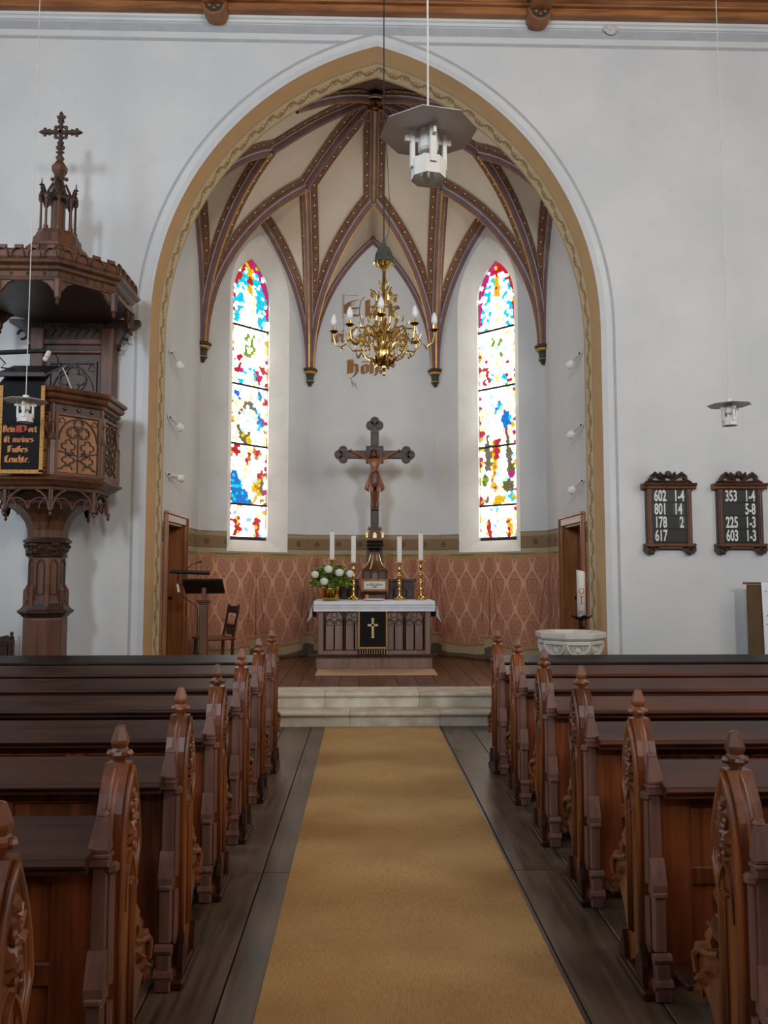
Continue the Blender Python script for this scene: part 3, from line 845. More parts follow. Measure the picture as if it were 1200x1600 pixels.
def leaded_window(wall, hole, name, colf, seed):
    rn = random.Random(seed)
    uc = hole[0]
    t = thing(name, loc=wall.location, rz=wall.rotation_euler.z, kind='structure')
    outer = win_outline(*hole); inner = win_outline(uc, *GL)
    mb = MB()
    for i in range(len(outer)):
        a, b, c, d = outer[i], outer[(i + 1) % len(outer)], inner[(i + 1) % len(outer)], inner[i]
        mb.add([(a[0], 0, a[1]), (b[0], 0, b[1]), (c[0], GD - 0.05, c[1]), (d[0], GD - 0.05, d[1])], [(0, 1, 2, 3)])
        mb.add([(d[0], GD - 0.05, d[1]), (c[0], GD - 0.05, c[1]), (c[0], GD + 0.02, c[1]), (d[0], GD + 0.02, d[1])], [(0, 1, 2, 3)])
    mb.build('window_reveal', M['reveal'], t)
    MB().box(uc - 0.345, uc + 0.345, GD - 0.02, GD + 0.01, 2.13, 2.185).build('bottom_rail', M['lead'], t)
    bars = (2.13, 2.68, 3.61, 4.54, 5.47, 6.60)
    outl = [(x - uc, z) for x, z in inner]
    for k in range(5):
        z0, z1 = bars[k], bars[k + 1]
        if k: MB().cbox(uc - 0.355, uc + 0.355, GD - 0.03, GD, z0 - 0.016, z0 + 0.016, 0.004).build('saddle_bar', M['lead'], t)
        # scattered seeds, clipped into glass pieces
        pts = []
        step = 0.054
        nz = int((z1 - z0) / step) + 1
        for j in range(nz):
            for i in range(-7, 8):
                p = ((i + 0.5 * (j % 2)) * step + rn.uniform(-.025, .025), z0 + (j + 0.5) * (z1 - z0) / nz + rn.uniform(-.022, .022))
                if inpoly(p, outl) : pts.append(p)
        mb = MB(); lead = MB()
        x0, x1 = -0.355, 0.355
        for p in pts:
            poly = [(max(x0, p[0] - .13), max(z0, p[1] - .13)), (min(x1, p[0] + .13), max(z0, p[1] - .13)), (min(x1, p[0] + .13), min(z1, p[1] + .13)), (max(x0, p[0] - .13), min(z1, p[1] + .13))]
            for q in pts:
                if q is p or abs(q[0] - p[0]) > .26 or abs(q[1] - p[1]) > .26: continue
                a, b = q[0] - p[0], q[1] - p[1]
                poly = clip(poly, a, b, (q[0] ** 2 + q[1] ** 2 - p[0] ** 2 - p[1] ** 2) / 2)
                if len(poly) < 3: break
            if len(poly) >= 3 and z1 > 5.96:
                for i in range(len(outl) - 1):
                    a, b = outl[i], outl[i + 1]
                    nx, nz_ = -(b[1] - a[1]), b[0] - a[0]
                    poly = clip(poly, nx, nz_, nx * a[0] + nz_ * a[1])
                    if len(poly) < 3: break
            if len(poly) < 3: continue
            cx = sum(q[0] for q in poly) / len(poly); cz = sum(q[1] for q in poly) / len(poly)
            sh = [(cx + (q[0] - cx) * 0.91, cz + (q[1] - cz) * 0.91) for q in poly]
            mb.add([(uc + q[0], GD, q[1]) for q in sh], [list(range(len(sh)))], col=colf(cx / 0.355, cz, rn.random()))
        mb.build('glass_panel', M['glass'], t)
    mb = MB(); mb.add([(uc + q[0], GD + 0.004, q[1]) for q in outl], [list(range(len(outl)))])
    for pth in (outl,): mb.tube([(uc + q[0], GD - 0.004, q[1]) for q in pth], 0.006, 5, True)
    mb.build('lead_cames', M['came'], t)
    return t
cm = Mat('came_lead', 0.5); cm.color(srgb(90, 84, 80)); cm.b.inputs['Emission Color'].default_value = (1, .95, .9, 1); cm.b.inputs['Emission Strength'].default_value = 0.0
M['came'] = cm.m
leaded_window(wl, HOLE, 'window_1', col_left, 3)
leaded_window(wr, HOLE_R, 'window_2', col_right, 4)

# doors
def door(wall, u0, u1, name, gap_side):
    t = thing(name, loc=wall.location, rz=wall.rotation_euler.z, kind='structure')
    y = 0.16; zt = 2.24
    mb = MB().box(u0 - 0.005, u0 + 0.02, -0.002, y + 0.05, ZC, zt); mb.box(u1 - 0.02, u1 + 0.005, -0.002, y + 0.05, ZC, zt); mb.box(u0 - 0.005, u1 + 0.005, -0.002, y + 0.05, zt - 0.02, zt + 0.005)
    mb.box(u0 - .005, u1 + .005, .001, y + .06, ZC - .1, ZC - .001)
    mb.build('door_lining', M['door_trim'], t)
    mb = MB()
    for a, b, c, d in ((u0 - 0.10, u0, ZC, zt - 0.001), (u1, u1 + 0.10, ZC, zt - 0.001), (u0 - 0.10, u1 + 0.10, zt, zt + 0.1)):
        mb.cbox(a, b, -0.035, 0.0, c, d, 0.008)
    for a, b, c, d in ((u0 - 0.118, u0 - 0.088, ZC, zt + 0.089), (u1 + 0.088, u1 + 0.118, ZC, zt + 0.089), (u0 - 0.118, u1 + 0.118, zt + 0.09, zt + 0.125)):
        mb.cbox(a, b, -0.055, 0.0, c, d, 0.008)
    mb.build('door_casing', M['door_trim'], t)
    MB().box(u0 + 0.02, u1 - 0.02, y + 0.02, y + 0.045, ZC, zt - 0.02).build('door_leaf', M['door'], t)
    mb = MB(); w_ = u1 - u0
    for a, b, c, d in ((u0 + .02, u0 + .13, ZC, zt - .02), (u1 - .13, u1 - .02, ZC, zt - .02), (u0 + .131, u1 - .131, ZC, ZC + .2), (u0 + .131, u1 - .131, ZC + .9, ZC + 1.05), (u0 + .131, u1 - .131, zt - .15, zt - .02)):
        mb.cbox(a, b, y, y + .03, c, d, .008)
    mb.build('door_frame_rails', M['door'], t)
    mb = MB().ball((u1 - .075 if gap_side > 0 else u0 + .075, y - .04, ZC + 1.0), .022); mb.tube([(u1 - .075 if gap_side > 0 else u0 + .075, y - .04, ZC + 1.0), (u1 - .075 if gap_side > 0 else u0 + .075, y, ZC + 1.0)], .008)
    mb.build('door_handle', M['iron'], t)
door(wsl, 0.20, 1.10, 'door_1', 1)
door(wsr, LS - 1.10, LS - 0.20, 'door_2', -1)

# ---------------------------------------------------------------- vault
ZS, ZSP, ZK, RS = 7.33, 4.92, 8.09, 1.42
vault = thing('ceiling_vault', kind='structure')
K = Vector((AX, YC, ZK))
def starp(a): return Vector((AX + RS * math.cos(rad(a)), YC + RS * math.sin(rad(a)), ZS))
def cornerp(a): r = W8 * 1.3066; return Vector((AX + r * math.cos(rad(a)), YC + r * math.sin(rad(a)), ZSP))
def wallp(a): return Vector((AX + AP * math.cos(rad(a)), YC + AP * math.sin(rad(a)), 7.17))
def spring_curve(c, top, n=14):
    """circular arc from the console c up to top, upright at the console; listed from top to console"""
    D = math.hypot(top.x - c.x, top.y - c.y); H = top.z - c.z
    Rr = (D * D + H * H) / (2 * D); fm = math.asin(min(1, H / Rr))
    out = []
    for k in range(n, -1, -1):
        f = fm * k / n; d = Rr * (1 - math.cos(f)) / D
        out.append(Vector((c.x + (top.x - c.x) * d, c.y + (top.y - c.y) * d, c.z + Rr * math.sin(f))))
    return out
def key_curve(s, n=8):
    return [K.lerp(s, k / n) + Vector((0, 0, 0.07 * math.sin(PI * k / n))) for k in range(n + 1)]
def rib(path, name='vault_rib', scale=1.0, line=True):
    prof = [(-.06, -.03), (-.06, .03), (-.045, .045), (-.028, .085), (-.012, .1), (.012, .1), (.028, .085), (.045, .045), (.06, .03), (.06, -.03)]
    rs, gl, pl = [], [], []
    pd = Vector((path[-1].x - path[0].x, path[-1].y - path[0].y, 0)).normalized()
    side = Vector((pd.y, -pd.x, 0))
    for i, p in enumerate(path):
        t = (path[min(i + 1, len(path) - 1)] - path[max(i - 1, 0)]).normalized()
        nn = side.cross(t).normalized()
        if nn.z > 0 : nn = -nn
        rs.append([p + side * a * scale + nn * b * scale for a, b in prof])
        gl.append((p, side, nn))
    MB().rings(rs, False, False).build(name, M['purple'], vault)
    if line:
        mb = MB().rings([[p + s_ * -.011 * scale + n_ * (.1 * scale + .001), p + s_ * -.011 * scale + n_ * (.106 * scale), p + s_ * .011 * scale + n_ * (.106 * scale), p + s_ * .011 * scale + n_ * (.1 * scale + .001)] for p, s_, n_ in gl], False, False)
        mb.build('gilt_line', M['gold_paint'], vault)
    for sg in (-1, 1):
        mb = MB().rings([[p + s_ * sg * .0605 * scale + n_ * .022 * scale, p + s_ * sg * .064 * scale + n_ * .03 * scale, p + s_ * sg * .055 * scale + n_ * .042 * scale] for p, s_, n_ in gl], False, False)
        mb.build('pale_line', M['pale_line'], vault)
def band_mat():
    m = Mat('vault_border', 0.85)
    u, v, _ = m.xyz(m.coords('UV'))
    e = (v - 0.5).abs()
    q = (u / 0.17).frac() - 0.5
    r = hyp(q * 0.17, (v - 0.5) * 0.13)
    t = ((v - 0.5) * 0.13).atan2(q * 0.17)
    c = m.mix(srgb(144, 96, 66), srgb(116, 76, 52), m.noise(scale=20).ramp(0.4, 0.6))
    zig = ((u * (2 * PI / 0.085)).sin() * 0.18 + (v - 0.5)).abs().lt(0.06)
    c = m.mix(c, srgb(142, 92, 60), zig * 0.7)
    c = m.mix(c, srgb(92, 84, 70), r.lt(0.03))
    c = m.mix(c, srgb(240, 230, 206), r.lt(0.013))
    c = m.mix(c, srgb(170, 146, 116), e.gt(0.44))
    c = m.mix(c, srgb(84, 56, 44), (e - 0.40).abs().lt(0.03))
    m.color(c); return m.m
M['border'] = band_mat()
def cell(A, B, wA=True, wB=True, bulge=0.10, nm=8, mat=None):
    n = min(len(A), len(B)); mb = MB()
    def at(i, s):
        p = A[i].lerp(B[i], s)
        w_ = (A[i] - B[i]).length
        return p + Vector((0, 0, bulge * w_ * 4 * s * (1 - s) * 0.5))
    rs = [[at(i, k / nm) for k in range(nm + 1)] for i in range(n)]
    MB().rings(rs, False, False).build('vault_cell', mat or M['vault'], vault)
    for on, rev in ((wA, False), (wB, True)):
        if not on: continue
        mb = MB(); L = 0
        P = A if not rev else B
        q = []
        for i in range(n):
            w_ = max((A[i] - B[i]).length, 1e-4)
            s0 = min(0.055 / w_, 0.48); s1 = min(0.175 / w_, 0.498)
            if rev: s0, s1 = 1 - s0, 1 - s1
            dz = Vector((0, 0, -0.012))
            inw = (Vector((AX, YC, P[i].z)) - P[i]); inw.z = 0
            if inw.length > 0.3: dz += inw.normalized() * 0.012
            q.append((at(i, s0) + dz, at(i, s1) + dz))
        for i in range(n - 1):
            d = (P[i + 1] - P[i]).length
            mb.add([q[i][0], q[i + 1][0], q[i + 1][1], q[i][1]], [(0, 1, 2, 3)], uvs=[[(L, 0), (L + d, 0), (L + d, 1), (L, 1)]])
            L += d
        mb.build('painted_border', M['border'], vault)
bays = (180, 135, 90, 45, 0)
for a in bays:
    S_ = starp(a); Wp = wallp(a)
    rib(key_curve(S_), line=(a == 90))
    for sg in (1, -1):
        cp = cornerp(a + 22.5 * sg)
        sp = spring_curve(cp, S_); wa = spring_curve(cp, Wp)
        front = (a == 180 and sg == 1) or (a == 0 and sg == -1)
        keep = lambda q: [p for p in q if p.y > 9.47] if front else q
        rib(keep(sp))
        rib(keep(wa), 'wall_rib', 0.8, False)
        cell(sp, wa, a != 90, a != 90, 0.05)
for a, b in zip(bays, bays[1:]):
    cp = cornerp((a + b) / 2)
    A = key_curve(starp(a)) + spring_curve(cp, starp(a))[1:]
    B = key_curve(starp(b)) + spring_curve(cp, starp(b))[1:]
    cell(A, B)
for a, sg in ((180, 1), (0, -1)):       # front corners, behind the arch
    cp = cornerp(a + 22.5 * sg); b = a + 45 * sg
    A = key_curve(starp(a)) + spring_curve(cp, starp(a))[1:]
    B = key_curve(starp(b)) + spring_curve(cp, starp(b))[1:]
    for p in B: p.y = max(p.y, 9.36)
    cell(A, B, True, True)
    rib(key_curve(starp(b)))
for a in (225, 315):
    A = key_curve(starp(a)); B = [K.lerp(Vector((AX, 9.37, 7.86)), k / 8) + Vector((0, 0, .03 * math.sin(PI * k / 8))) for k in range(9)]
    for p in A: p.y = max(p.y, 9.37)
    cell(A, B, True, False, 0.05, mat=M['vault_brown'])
MB().box(-3.5, 3.4, 8.86, 13.5, 8.32, 8.36).build('vault_roof', M['vault'], vault)
# boss
mb = MB(); kb = (AX, YC, ZK - 0.10)
mb.tube([(kb[0] + .17 * math.cos(2 * PI * k / 24), kb[1] + .17 * math.sin(2 * PI * k / 24), kb[2]) for k in range(24)], 0.025, 6, True)
boss = thing('vault_boss', 'round carved and gilded boss where the vault ribs meet', 'boss', (0, 0, 0))
boss['kind'] = 'structure'
mb.build('ring', M['pale_line'], boss)
mb = MB()
for k in range(10):
    a = 2 * PI * k / 10
    mb.ball((kb[0] + .115 * math.cos(a), kb[1] + .115 * math.sin(a), kb[2] - .03), (.035, .035, .04), 6, 4)
mb.lathe([(.02, -.09), (.06, -.07), (.085, -.03), (.14, 0.0), (.16, .03), (.16, .1)], 16, kb)
for k in range(5): mb.ball((kb[0] + .05 * math.cos(k * 1.257), kb[1] + .05 * math.sin(k * 1.257), kb[2] - .075), (.022, .022, .03), 6, 4)
mb.build('carving', M['bronze'], boss, True)
# consoles
for a in (157.5, 112.5, 67.5, 22.5):
    cp = cornerp(a)
    inx, iny = AX - cp.x, YC - cp.y; l = math.hypot(inx, iny)
    c = (cp.x + inx / l * 0.03, cp.y + iny / l * 0.03)
    t = thing('rib_console', 'green and gold console carrying the ribs %s' % {157.5: 'beside the stained window nearest the pulpit, outer corner', 112.5: 'between the kneeling-figure window and the altar wall', 67.5: 'between the altar wall and the red-robed-figure window', 22.5: 'beside the stained window nearest the font, outer corner'}[a], 'console', (c[0], c[1], ZSP), rz=rad(a), group='vault consoles')
    t['kind'] = 'structure'
    MB().lathe([(.02, -.26), (.045, -.215), (.07, -.19), (.06, -.17), (.062, -.10), (.085, -.055), (.09, -.03)], 8, ph=PI / 8).build('console_body', M['console'], t)
    mb = MB().lathe([(.085, -.06), (.11, -.045), (.11, -.03), (.10, -.02)], 8, ph=PI / 8); mb.lathe([(.068, -.19), (.078, -.18), (.068, -.17)], 8, ph=PI / 8)
    mb.build('gilt_band', M['gold_paint'], t)
    MB().lathe([(.10, -.022), (.125, -.01), (.125, .01), (.11, .03)], 8, ph=PI / 8).build('abacus', M['oak_dark'], t)
# ================================================================== CARPET
def carpet_mat():
    m = Mat('coir_carpet', 0.95, spec=0.2)
    a = m.noise(scale=420, detail=3, st=(1, .06, 1)); b = m.noise(scale=1.3, detail=3); c_ = m.noise(scale=600, detail=2)
    u, v, _ = m.xyz(m.coords())
    w_ = (u * 900.0).sin() * 0.5 + 0.5
    c = m.mix(srgb(172, 138, 88), srgb(216, 180, 122), (a * 0.65 + c_ * 0.25 + w_ * 0.1).ramp(0.28, 0.72))
    c = m.mix(c, srgb(168, 130, 82), b.ramp(0.4, 0.7) * 0.5)
    m.color(c); m.bump(a + c_, 0.2, 0.003); return m.m
mb = MB()
ny = 60
rs = []
for k in range(ny + 1):
    y = -3.0 + (8.60 + 3.0) * k / ny
    dz = 0.0015 * math.sin(y * 3.1)
    rs.append([(x, y, z + dz) for x, z in ((-0.60, 0.0005), (-0.598, 0.008), (-0.3, 0.0085), (0.0, 0.009), (0.3, 0.0085), (0.602, 0.008), (0.605, 0.0005))])
mb.rings(rs, False, False)
tag(mb.build('carpet_runner', carpet_mat()), 'long tan coir carpet runner down the aisle to the steps', 'carpet')

# ================================================================== PEWS
def pew_shapes(s):
    """s = +1 for the south block (runs to +x), -1 for the north block; x is measured from the aisle into the row"""
    def T(mb):                       # mirror for the north side
        if s < 0:
            mb.v = [Vector((-p.x, p.y, p.z)) for p in mb.v]
        return mb
    XF = -0.035                      # aisle face of the end board
    F = lambda u, v, h: (XF - h, u, v)
    out = {}
    outline = [(-.105, .10), (-.105, .80), (-.101, .85), (-.092, .90), (-.072, .955), (-.045, 1.0), (-.022, 1.035), (.022, 1.035), (.042, 1.0), (.062, .955), (.076, .905), (.087, .86), (.094, .82), (.088, .775),
               (.065, .755), (.058, .70), (.05, .66), (.05, .52), (.06, .48), (.10, .45), (.16, .435), (.225, .432), (.258, .415), (.27, .385), (.262, .345), (.25, .31), (.232, .27), (.214, .26), (.206, .295), (.17, .285), (.12, .23), (.095, .17), (.09, .12),
               (.12, .09), (.135, .05), (.135, 0), (.07, 0), (.055, .04), (.02, .075), (-.02, .075), (-.055, .04), (-.07, 0), (-.15, 0), (-.15, .06)]
    out['board'] = T(MB().prism(outline, XF, XF + .075, 'x'))
    # arch mouldings on both faces of the edge
    mb = MB()
    for hw, r, dz, fy in ((.088, .012, 0, .03), (.069, .008, -.03, .02), (.053, .006, -.05, .01)):
        pa = [(y, .72 + z + dz * 0) for y, z in pointed(hw, .30 + dz, 9)]
        pth = [(XF - r * 0.35, -.008 + y * 1.0, z) for y, z in [(-hw, .16), (-hw, .60)] + pa[:-1] + [(hw * .93, .75), (hw * .7, .70), (fy + .015, .66), (fy + .012, .18)]]
        mb.tube(pth, r, 6)
    eg = [(y, .79 + z) for y, z in pointed(.094, .238, 11)]
    mb.tube([(XF + .036, -.004 + y, z) for y, z in eg[:12]], .018, 8)
    mb.tube([(XF + .036, y * .92, z) for y, z in eg[11:]], .018, 8)
    out['moulding'] = T(mb)
    # carved leaf spray in the arch, tracery below it, leaf on the scroll
    mb = MB()
    r_ = random.Random(11)
    for k in range(15):
        v = k / 14; w_ = .028 * math.sin(PI * min(1, .25 + v * .8))
        mb.leaf((-.008 + r_.uniform(-w_, w_), .775 + .15 * v), .055, .018, .022, rad(90 + r_.uniform(-70, 70)), F)
    for k in range(6): mb.ball((XF - .012, -.015 + r_.uniform(-.03, .03), .79 + .02 * k), (.012, .013, .012), 6, 4)
    mb.bar([(-.055, .60)] + [(-.008 + y, .66 + z) for y, z in pointed(.046, .10, 6)] + [(.035, .60)], .014, .014, F)
    mb.bar(arc(-.03, .655, .022, 20, 200, 6), .009, .012, F); mb.bar(arc(.012, .655, .022, 160, -20, 6), .01, .012, F)
    out['carving'] = T(mb)
    mb = MB()
    for k in range(7):
        mb.leaf((.10 + .02 * k, .41 - .018 * k), .06, .016, .02, rad(-60 + 20 * (k % 3)), F)
    mb.tube([(XF - .004, .06, .46), (XF - .01, .12, .435), (XF - .01, .2, .415), (XF - .01, .24, .385), (XF - .006, .235, .33)], .012, 6)
    out['scroll_carving'] = T(mb)
    # buttress on the back edge, facing the row behind
    mb = MB(); xa, xb = XF + .026, XF + .074; xm = (xa + xb) / 2
    mb.cbox(xa, xb, -.165, -.12, .50, .77, .006)
    mb.prism([(-.20, .40), (-.20, .425), (-.168, .52), (-.12, .52), (-.12, .40)], xa - .004, xb + .004, 'x')
    mb.cbox(xa - .004, xb + .004, -.205, -.12, .375, .402, .008)
    mb.cbox(xa, xb, -.19, -.12, .17, .376, .006)
    for a, b, z0, z1 in ((.006, .19, .76, .785), (.011, .197, .785, .80), (.006, .19, .80, .812)):
        mb.cbox(xa - a, xb + a, -.175 - a * .6, -.11, z0, z1, .004)
    mb.rings([[(xa - .008, -.182, .812), (xb + .008, -.182, .812), (xb + .008, -.108, .812), (xa - .008, -.108, .812)],
              [(xm - .016, -.155, .905), (xm + .016, -.155, .905), (xm + .012, -.118, .905), (xm - .012, -.118, .905)]])
    mb.ball((xm, -.14, .905), (.02, .02, .016), 6, 4)
    mb.tube([(xa - .01, -.198, .155), (xb + .01, -.198, .155)], .02, 8); mb.cbox(xa - .004, xb + .004, -.21, -.1, .06, .14, .006); mb.tube([(xa - .012, -.20, .06), (xb + .012, -.20, .06)], .024, 8); mb.cbox(xa - .008, xb + .008, -.22, -.1, 0, .055, .006)
    # slim shafts beside the buttress on the aisle face
    mb.tube([(XF + .02, -.148, .42), (XF + .02, -.148, .735)], .013, 6); mb.lathe([(.013, 0), (.024, .01), (.024, .028), (.014, .036)], 8, (XF + .02, -.148, .735)); mb.tube([(XF + .02, -.148, .16), (XF + .02, -.148, .37)], .014, 6)
    mb.v = [Vector((p.x, p.y + .035, p.z)) for p in mb.v]
    out['buttress'] = T(mb)
    mb = MB(); xm = XF + .036
    mb.lathe([(.02, 1.015), (.015, 1.03), (.022, 1.045), (.03, 1.058), (.03, 1.068), (.023, 1.08), (.026, 1.086), (.03, 1.096), (.029, 1.104), (.014, 1.146), (.008, 1.149)], 6, (xm, 0, 0), PI / 6)
    for a in range(4):
        mb.ball((xm + .028 * math.cos(a * PI / 2), .028 * math.sin(a * PI / 2), 1.062), (.015, .015, .014), 6, 4)
    out['finial'] = T(mb)
    cks = []
    for (y, z, q) in ((.066, .635, .026), (.092, .525, .032), (.145, .475, .022)):
        mb = MB(); cks.append(mb)
        mb.rings([[(XF - .002, y - q, z - q), (XF + .062, y - q, z - q), (XF + .062, y + q * .5, z - q), (XF - .002, y + q * .5, z - q)],
                  [(XF - .006, y - q, z), (XF + .066, y - q, z), (XF + .066, y + q, z + q * .1), (XF - .006, y + q, z + q * .1)],
                  [(XF + .004, y - q, z + q), (XF + .056, y - q, z + q), (XF + .056, y + q * .55, z + q * 1.2), (XF + .004, y + q * .55, z + q * 1.2)]])
    out['crocket'] = [T(q) for q in cks]
    mb = MB().cbox(XF - .03, XF + .09, -.17, .16, 0, .035, .008); mb.cbox(XF - .02, XF + .08, -.15, .14, .035, .055, .006)
    mb.prism([(-.15, .05), (-.15, .12), (-.12, .20), (-.10, .15), (-.07, .12), (-.055, .06)], XF - .022, XF + .0, 'x')
    mb.prism([(.06, .05), (.07, .11), (.085, .16), (.105, .12), (.135, .08), (.135, .05)], XF - .022, XF + .0, 'x')
    out['base'] = T(mb)
    LN = NX - 1.15
    x0 = XF + .065
    # back, shelf, seat
    mb = MB().box(x0, LN, -.075, -.055, .05, .80)
    out['back'] = T(mb)
    st = []
    xs = [x0]
    while xs[-1] < LN - .5: xs.append(xs[-1] + .62)
    mb = MB()
    for x in xs: mb.cbox(x, x + (.14 if x == x0 else .10), -.0965, -.074, .10, .77, .006)
    mb.cbox(x0, LN, -.095, -.074, .05, .14, .006); mb.cbox(x0, LN, -.096, -.074, .70, .775, .006); mb.cbox(x0, LN, -.095, -.074, .40, .47, .006)
    out['rails'] = T(mb)
    mb = MB()
    mb.prism([(-.215, .782), (-.215, .80), (-.205, .808), (.075, .848), (.085, .838), (.085, .825), (-.06, .795)], x0, LN, 'x')
    mb.tube([(x0, -.213, .794), (LN, -.213, .794)], .0115, 6); mb.box(x0, LN, -.20, -.18, .762, .785)
    out['shelf'] = T(mb)
    mb = MB().cbox(x0, LN, -.06, .33, .43, .455, .008); mb.box(x0, LN, .27, .29, .05, .43)
    out['seat'] = T(mb)
    mb = MB().cbox(x0, LN, -.36, -.24, .13, .155, .006)
    for x in xs[1::3]: mb.box(x, x + .05, -.34, -.26, 0, .13)
    out['foot_rest'] = T(mb)
    return out
def make_pew(s, label, loc, group, full=True):
    sh = pew_shapes(s)
    t = thing('church_pew', label, 'pew', loc, 0, group)
    e = sh['board'].build('pew_end', M['pew_end'], t)
    sh['moulding'].build('arch_moulding', M['pew_end'], e, True)
    sh['carving'].build('leaf_carving', M['pew_end'], e)
    sh['buttress'].build('buttress', M['pew_trim'], e)
    sh['finial'].build('finial', M['pew_end'], e)
    for c in sh['crocket']: c.build('crocket', M['pew_end'], e)
    sh['scroll_carving'].build('scroll_carving', M['pew_end'], e)
    sh['base'].build('plinth', M['pew_dark'], e)
    b = sh['back'].build('backrest', M['pew_panel'], t)
    sh['rails'].build('panel_frame', M['pew_panel'], b)
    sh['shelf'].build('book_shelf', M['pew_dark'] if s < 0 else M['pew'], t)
    sh['seat'].build('seat', M['pew'], t)
    sh['foot_rest'].build('foot_rest', M['pew_dark'], t)
    return t
ORD = ('first', 'second', 'third', 'fourth', 'fifth', 'sixth', 'seventh')
for s, X0, Y0, dY, nr, side in ((-1, -0.97, 2.60, 0.847, (-1, 5), 'pulpit'), (1, 0.93, 2.46, 0.862, (0, 5), 'font')):
    proto = None
    for k in range(nr[1], nr[0] - 1, -1):
        lab = 'carved brown pew, %s side of the carpet, %s row from the altar steps' % (side, ORD[nr[1] - k])
        loc = (X0, Y0 + dY * k, 0)
        if proto is None: proto = make_pew(s, lab, loc, 'pews on the %s side' % side)
        else: dup(proto, loc, lab)
    # low screen before the first row
    y = Y0 + dY * 5 + 0.78
    t = thing('pew_screen', 'long dark low screen before the first pew row, %s side' % side, 'screen', (X0, y, 0), 0, 'screens before the front pews')
    a, b = (0.12, NX - 1.15) if s > 0 else (-(NX - 1.15), -0.12)
    MB().box(a, b, -.02, .02, .03, .83).build('screen_panel', M['front_dark'], t)
    mb = MB().prism([(-.16, .795), (-.16, .812), (.04, .858), (.055, .85), (.055, .83), (-.02, .81)], a, b, 'x')
    mb.build('top_board', M['front_dark'], t)
    mb = MB()
    x = a
    while x < b - .2: mb.cbox(x, x + .1, -.035, -.018, .03, .79, .006); x += .7
    mb.box(a, b, -.034, -.018, .03, .13); mb.box(a, b, -.034, -.018, .7, .788)
    mb.build('screen_frame', M['front_dark'], t)

# ================================================================== ALTAR
AC = -0.045                                    # altar centre
alt = thing('altar', 'dark wooden altar table with pointed tracery panels under the cross', 'altar', (AC, 11.1, ZC))
MB().cbox(-.80, .80, 0, .86, 0, .155, .01).build('plinth', M['altar'], alt)
MB().prism([(-.008, .155), (-.008, .165), (.012, .185), (.02, .20), (.84, .20), (.84, .155)], -.79, .79, 'x').build('plinth_moulding', M['altar_red'], alt)
MB().box(-.77, .77, .035, .84, .155, .92).build('body', M['altar_red'], alt)
mb = MB()
for a, b, c, d, y in ((-.775, -.70, .20, .92, .008), (.70, .775, .20, .92, .008), (-.706, .706, .20, .255, .0095), (-.706, .706, .845, .92, .0095)):
    mb.cbox(a, b, y, .05, c, d, .006)
mb.build('front_frame', M['altar'], alt)
px = [-.69 + i * 1.38 / 5 for i in range(6)]
for i in range(5):
    a, b = px[i] + .012, px[i + 1] - .012; c = (a + b) / 2
    pn = MB().box(a, b, .032, .04, .262, .838).build('tracery_panel', M['altar'], alt)
    F = FY(.032); mb = MB()
    mb.bar([(a, .262), (a, .838), (b, .838), (b, .262)], .024, .018, F, True)
    mb.bar(lancet(a, b, .262, .66, .165, 7), .024, .018, F)
    for p, q in ((a, c), (c, b)):
        mb.bar(lancet(p, q, .262, .60, .085, 5), .019, .016, F)
        mb.bar(foil((p + q) / 2, .625, .04, 3, 90, 4), .010, .01, F, True)
    mb.bar(foil(c, .745, .052, 3, 90, 5), .013, .014, F, True)
    mb.build('tracery', M['altar_red'], pn)
mb = MB()
for x in px: mb.tube([(x, .02, .26), (x, .02, .80)], .011, 6); mb.lathe([(.011, 0), (.02, .01), (.01, .03)], 6, (x, .02, .79))
mb.build('colonnette', M['altar_red'], alt)
MB().cbox(-.81, .81, -.02, .87, .90, .925, .008).build('table_top', M['altar_red'], alt)

# linen cloth
zt = ZC + .927
t = thing('altar_cloth', 'white linen cloth with drawn-thread bands over the altar', 'tablecloth', (AC, 11.1, zt))
mb = MB()
rs = []
for k in range(25):
    x = -.835 + 1.67 * k / 24
    w = .003 * math.sin(k * 1.7)
    rs.append([(x, .86, .004), (x, -.028, .004), (x, -.036 + w, -.004), (x, -.04 + w, -.06), (x, -.043 + w * 1.5, -.135), (x, -.038 + w * 1.5, -.135), (x, -.032, -.01)])
mb.rings(rs, False, False)
mb.build('cloth_top', M['linen'], t)
for s_ in (-1, 1):
    mb = MB()
    rs = []
    for k in range(7):
        q = k / 6
        rs.append([(s_ * (.83 + .10 * q + .006 * math.sin(k)), -.04 - .035 * q * (1 - q) * 4 * .3, .002 - .27 * q - .02 * q * q), (s_ * (.832 + .035 * q), .0 + .0 * q, .002 - .22 * q), (s_ * (.83 + .02 * q), .5, .002 - .24 * q), (s_ * (.83 + .02 * q), .86, .002 - .26 * q)])
    mb.rings(rs, False, False); mb.build('cloth_end', M['linen'], t)
    mb = MB()
    for i in range(2):
        for j in range(2):
            for k in range(4):
                a = k * PI / 2 + .4
                cx, cz = .878 + .02 * i - .01 * j + .004, -.175 - .03 * j
                mb.ball((s_ * (cx + .007 * math.cos(a)), -.048, cz + .008 * math.sin(a)), (.003, .004, .003), 5, 3)
    mb.build('eyelet_work', M['ink'], t)
mb = MB()
for z in (-.045, -.058, -.085, -.10): 
    mb.box(-.83, .83, -.0455, -.042, z - .0022, z + .0022)
mb.build('drawn_thread_band', M['lace'], t)

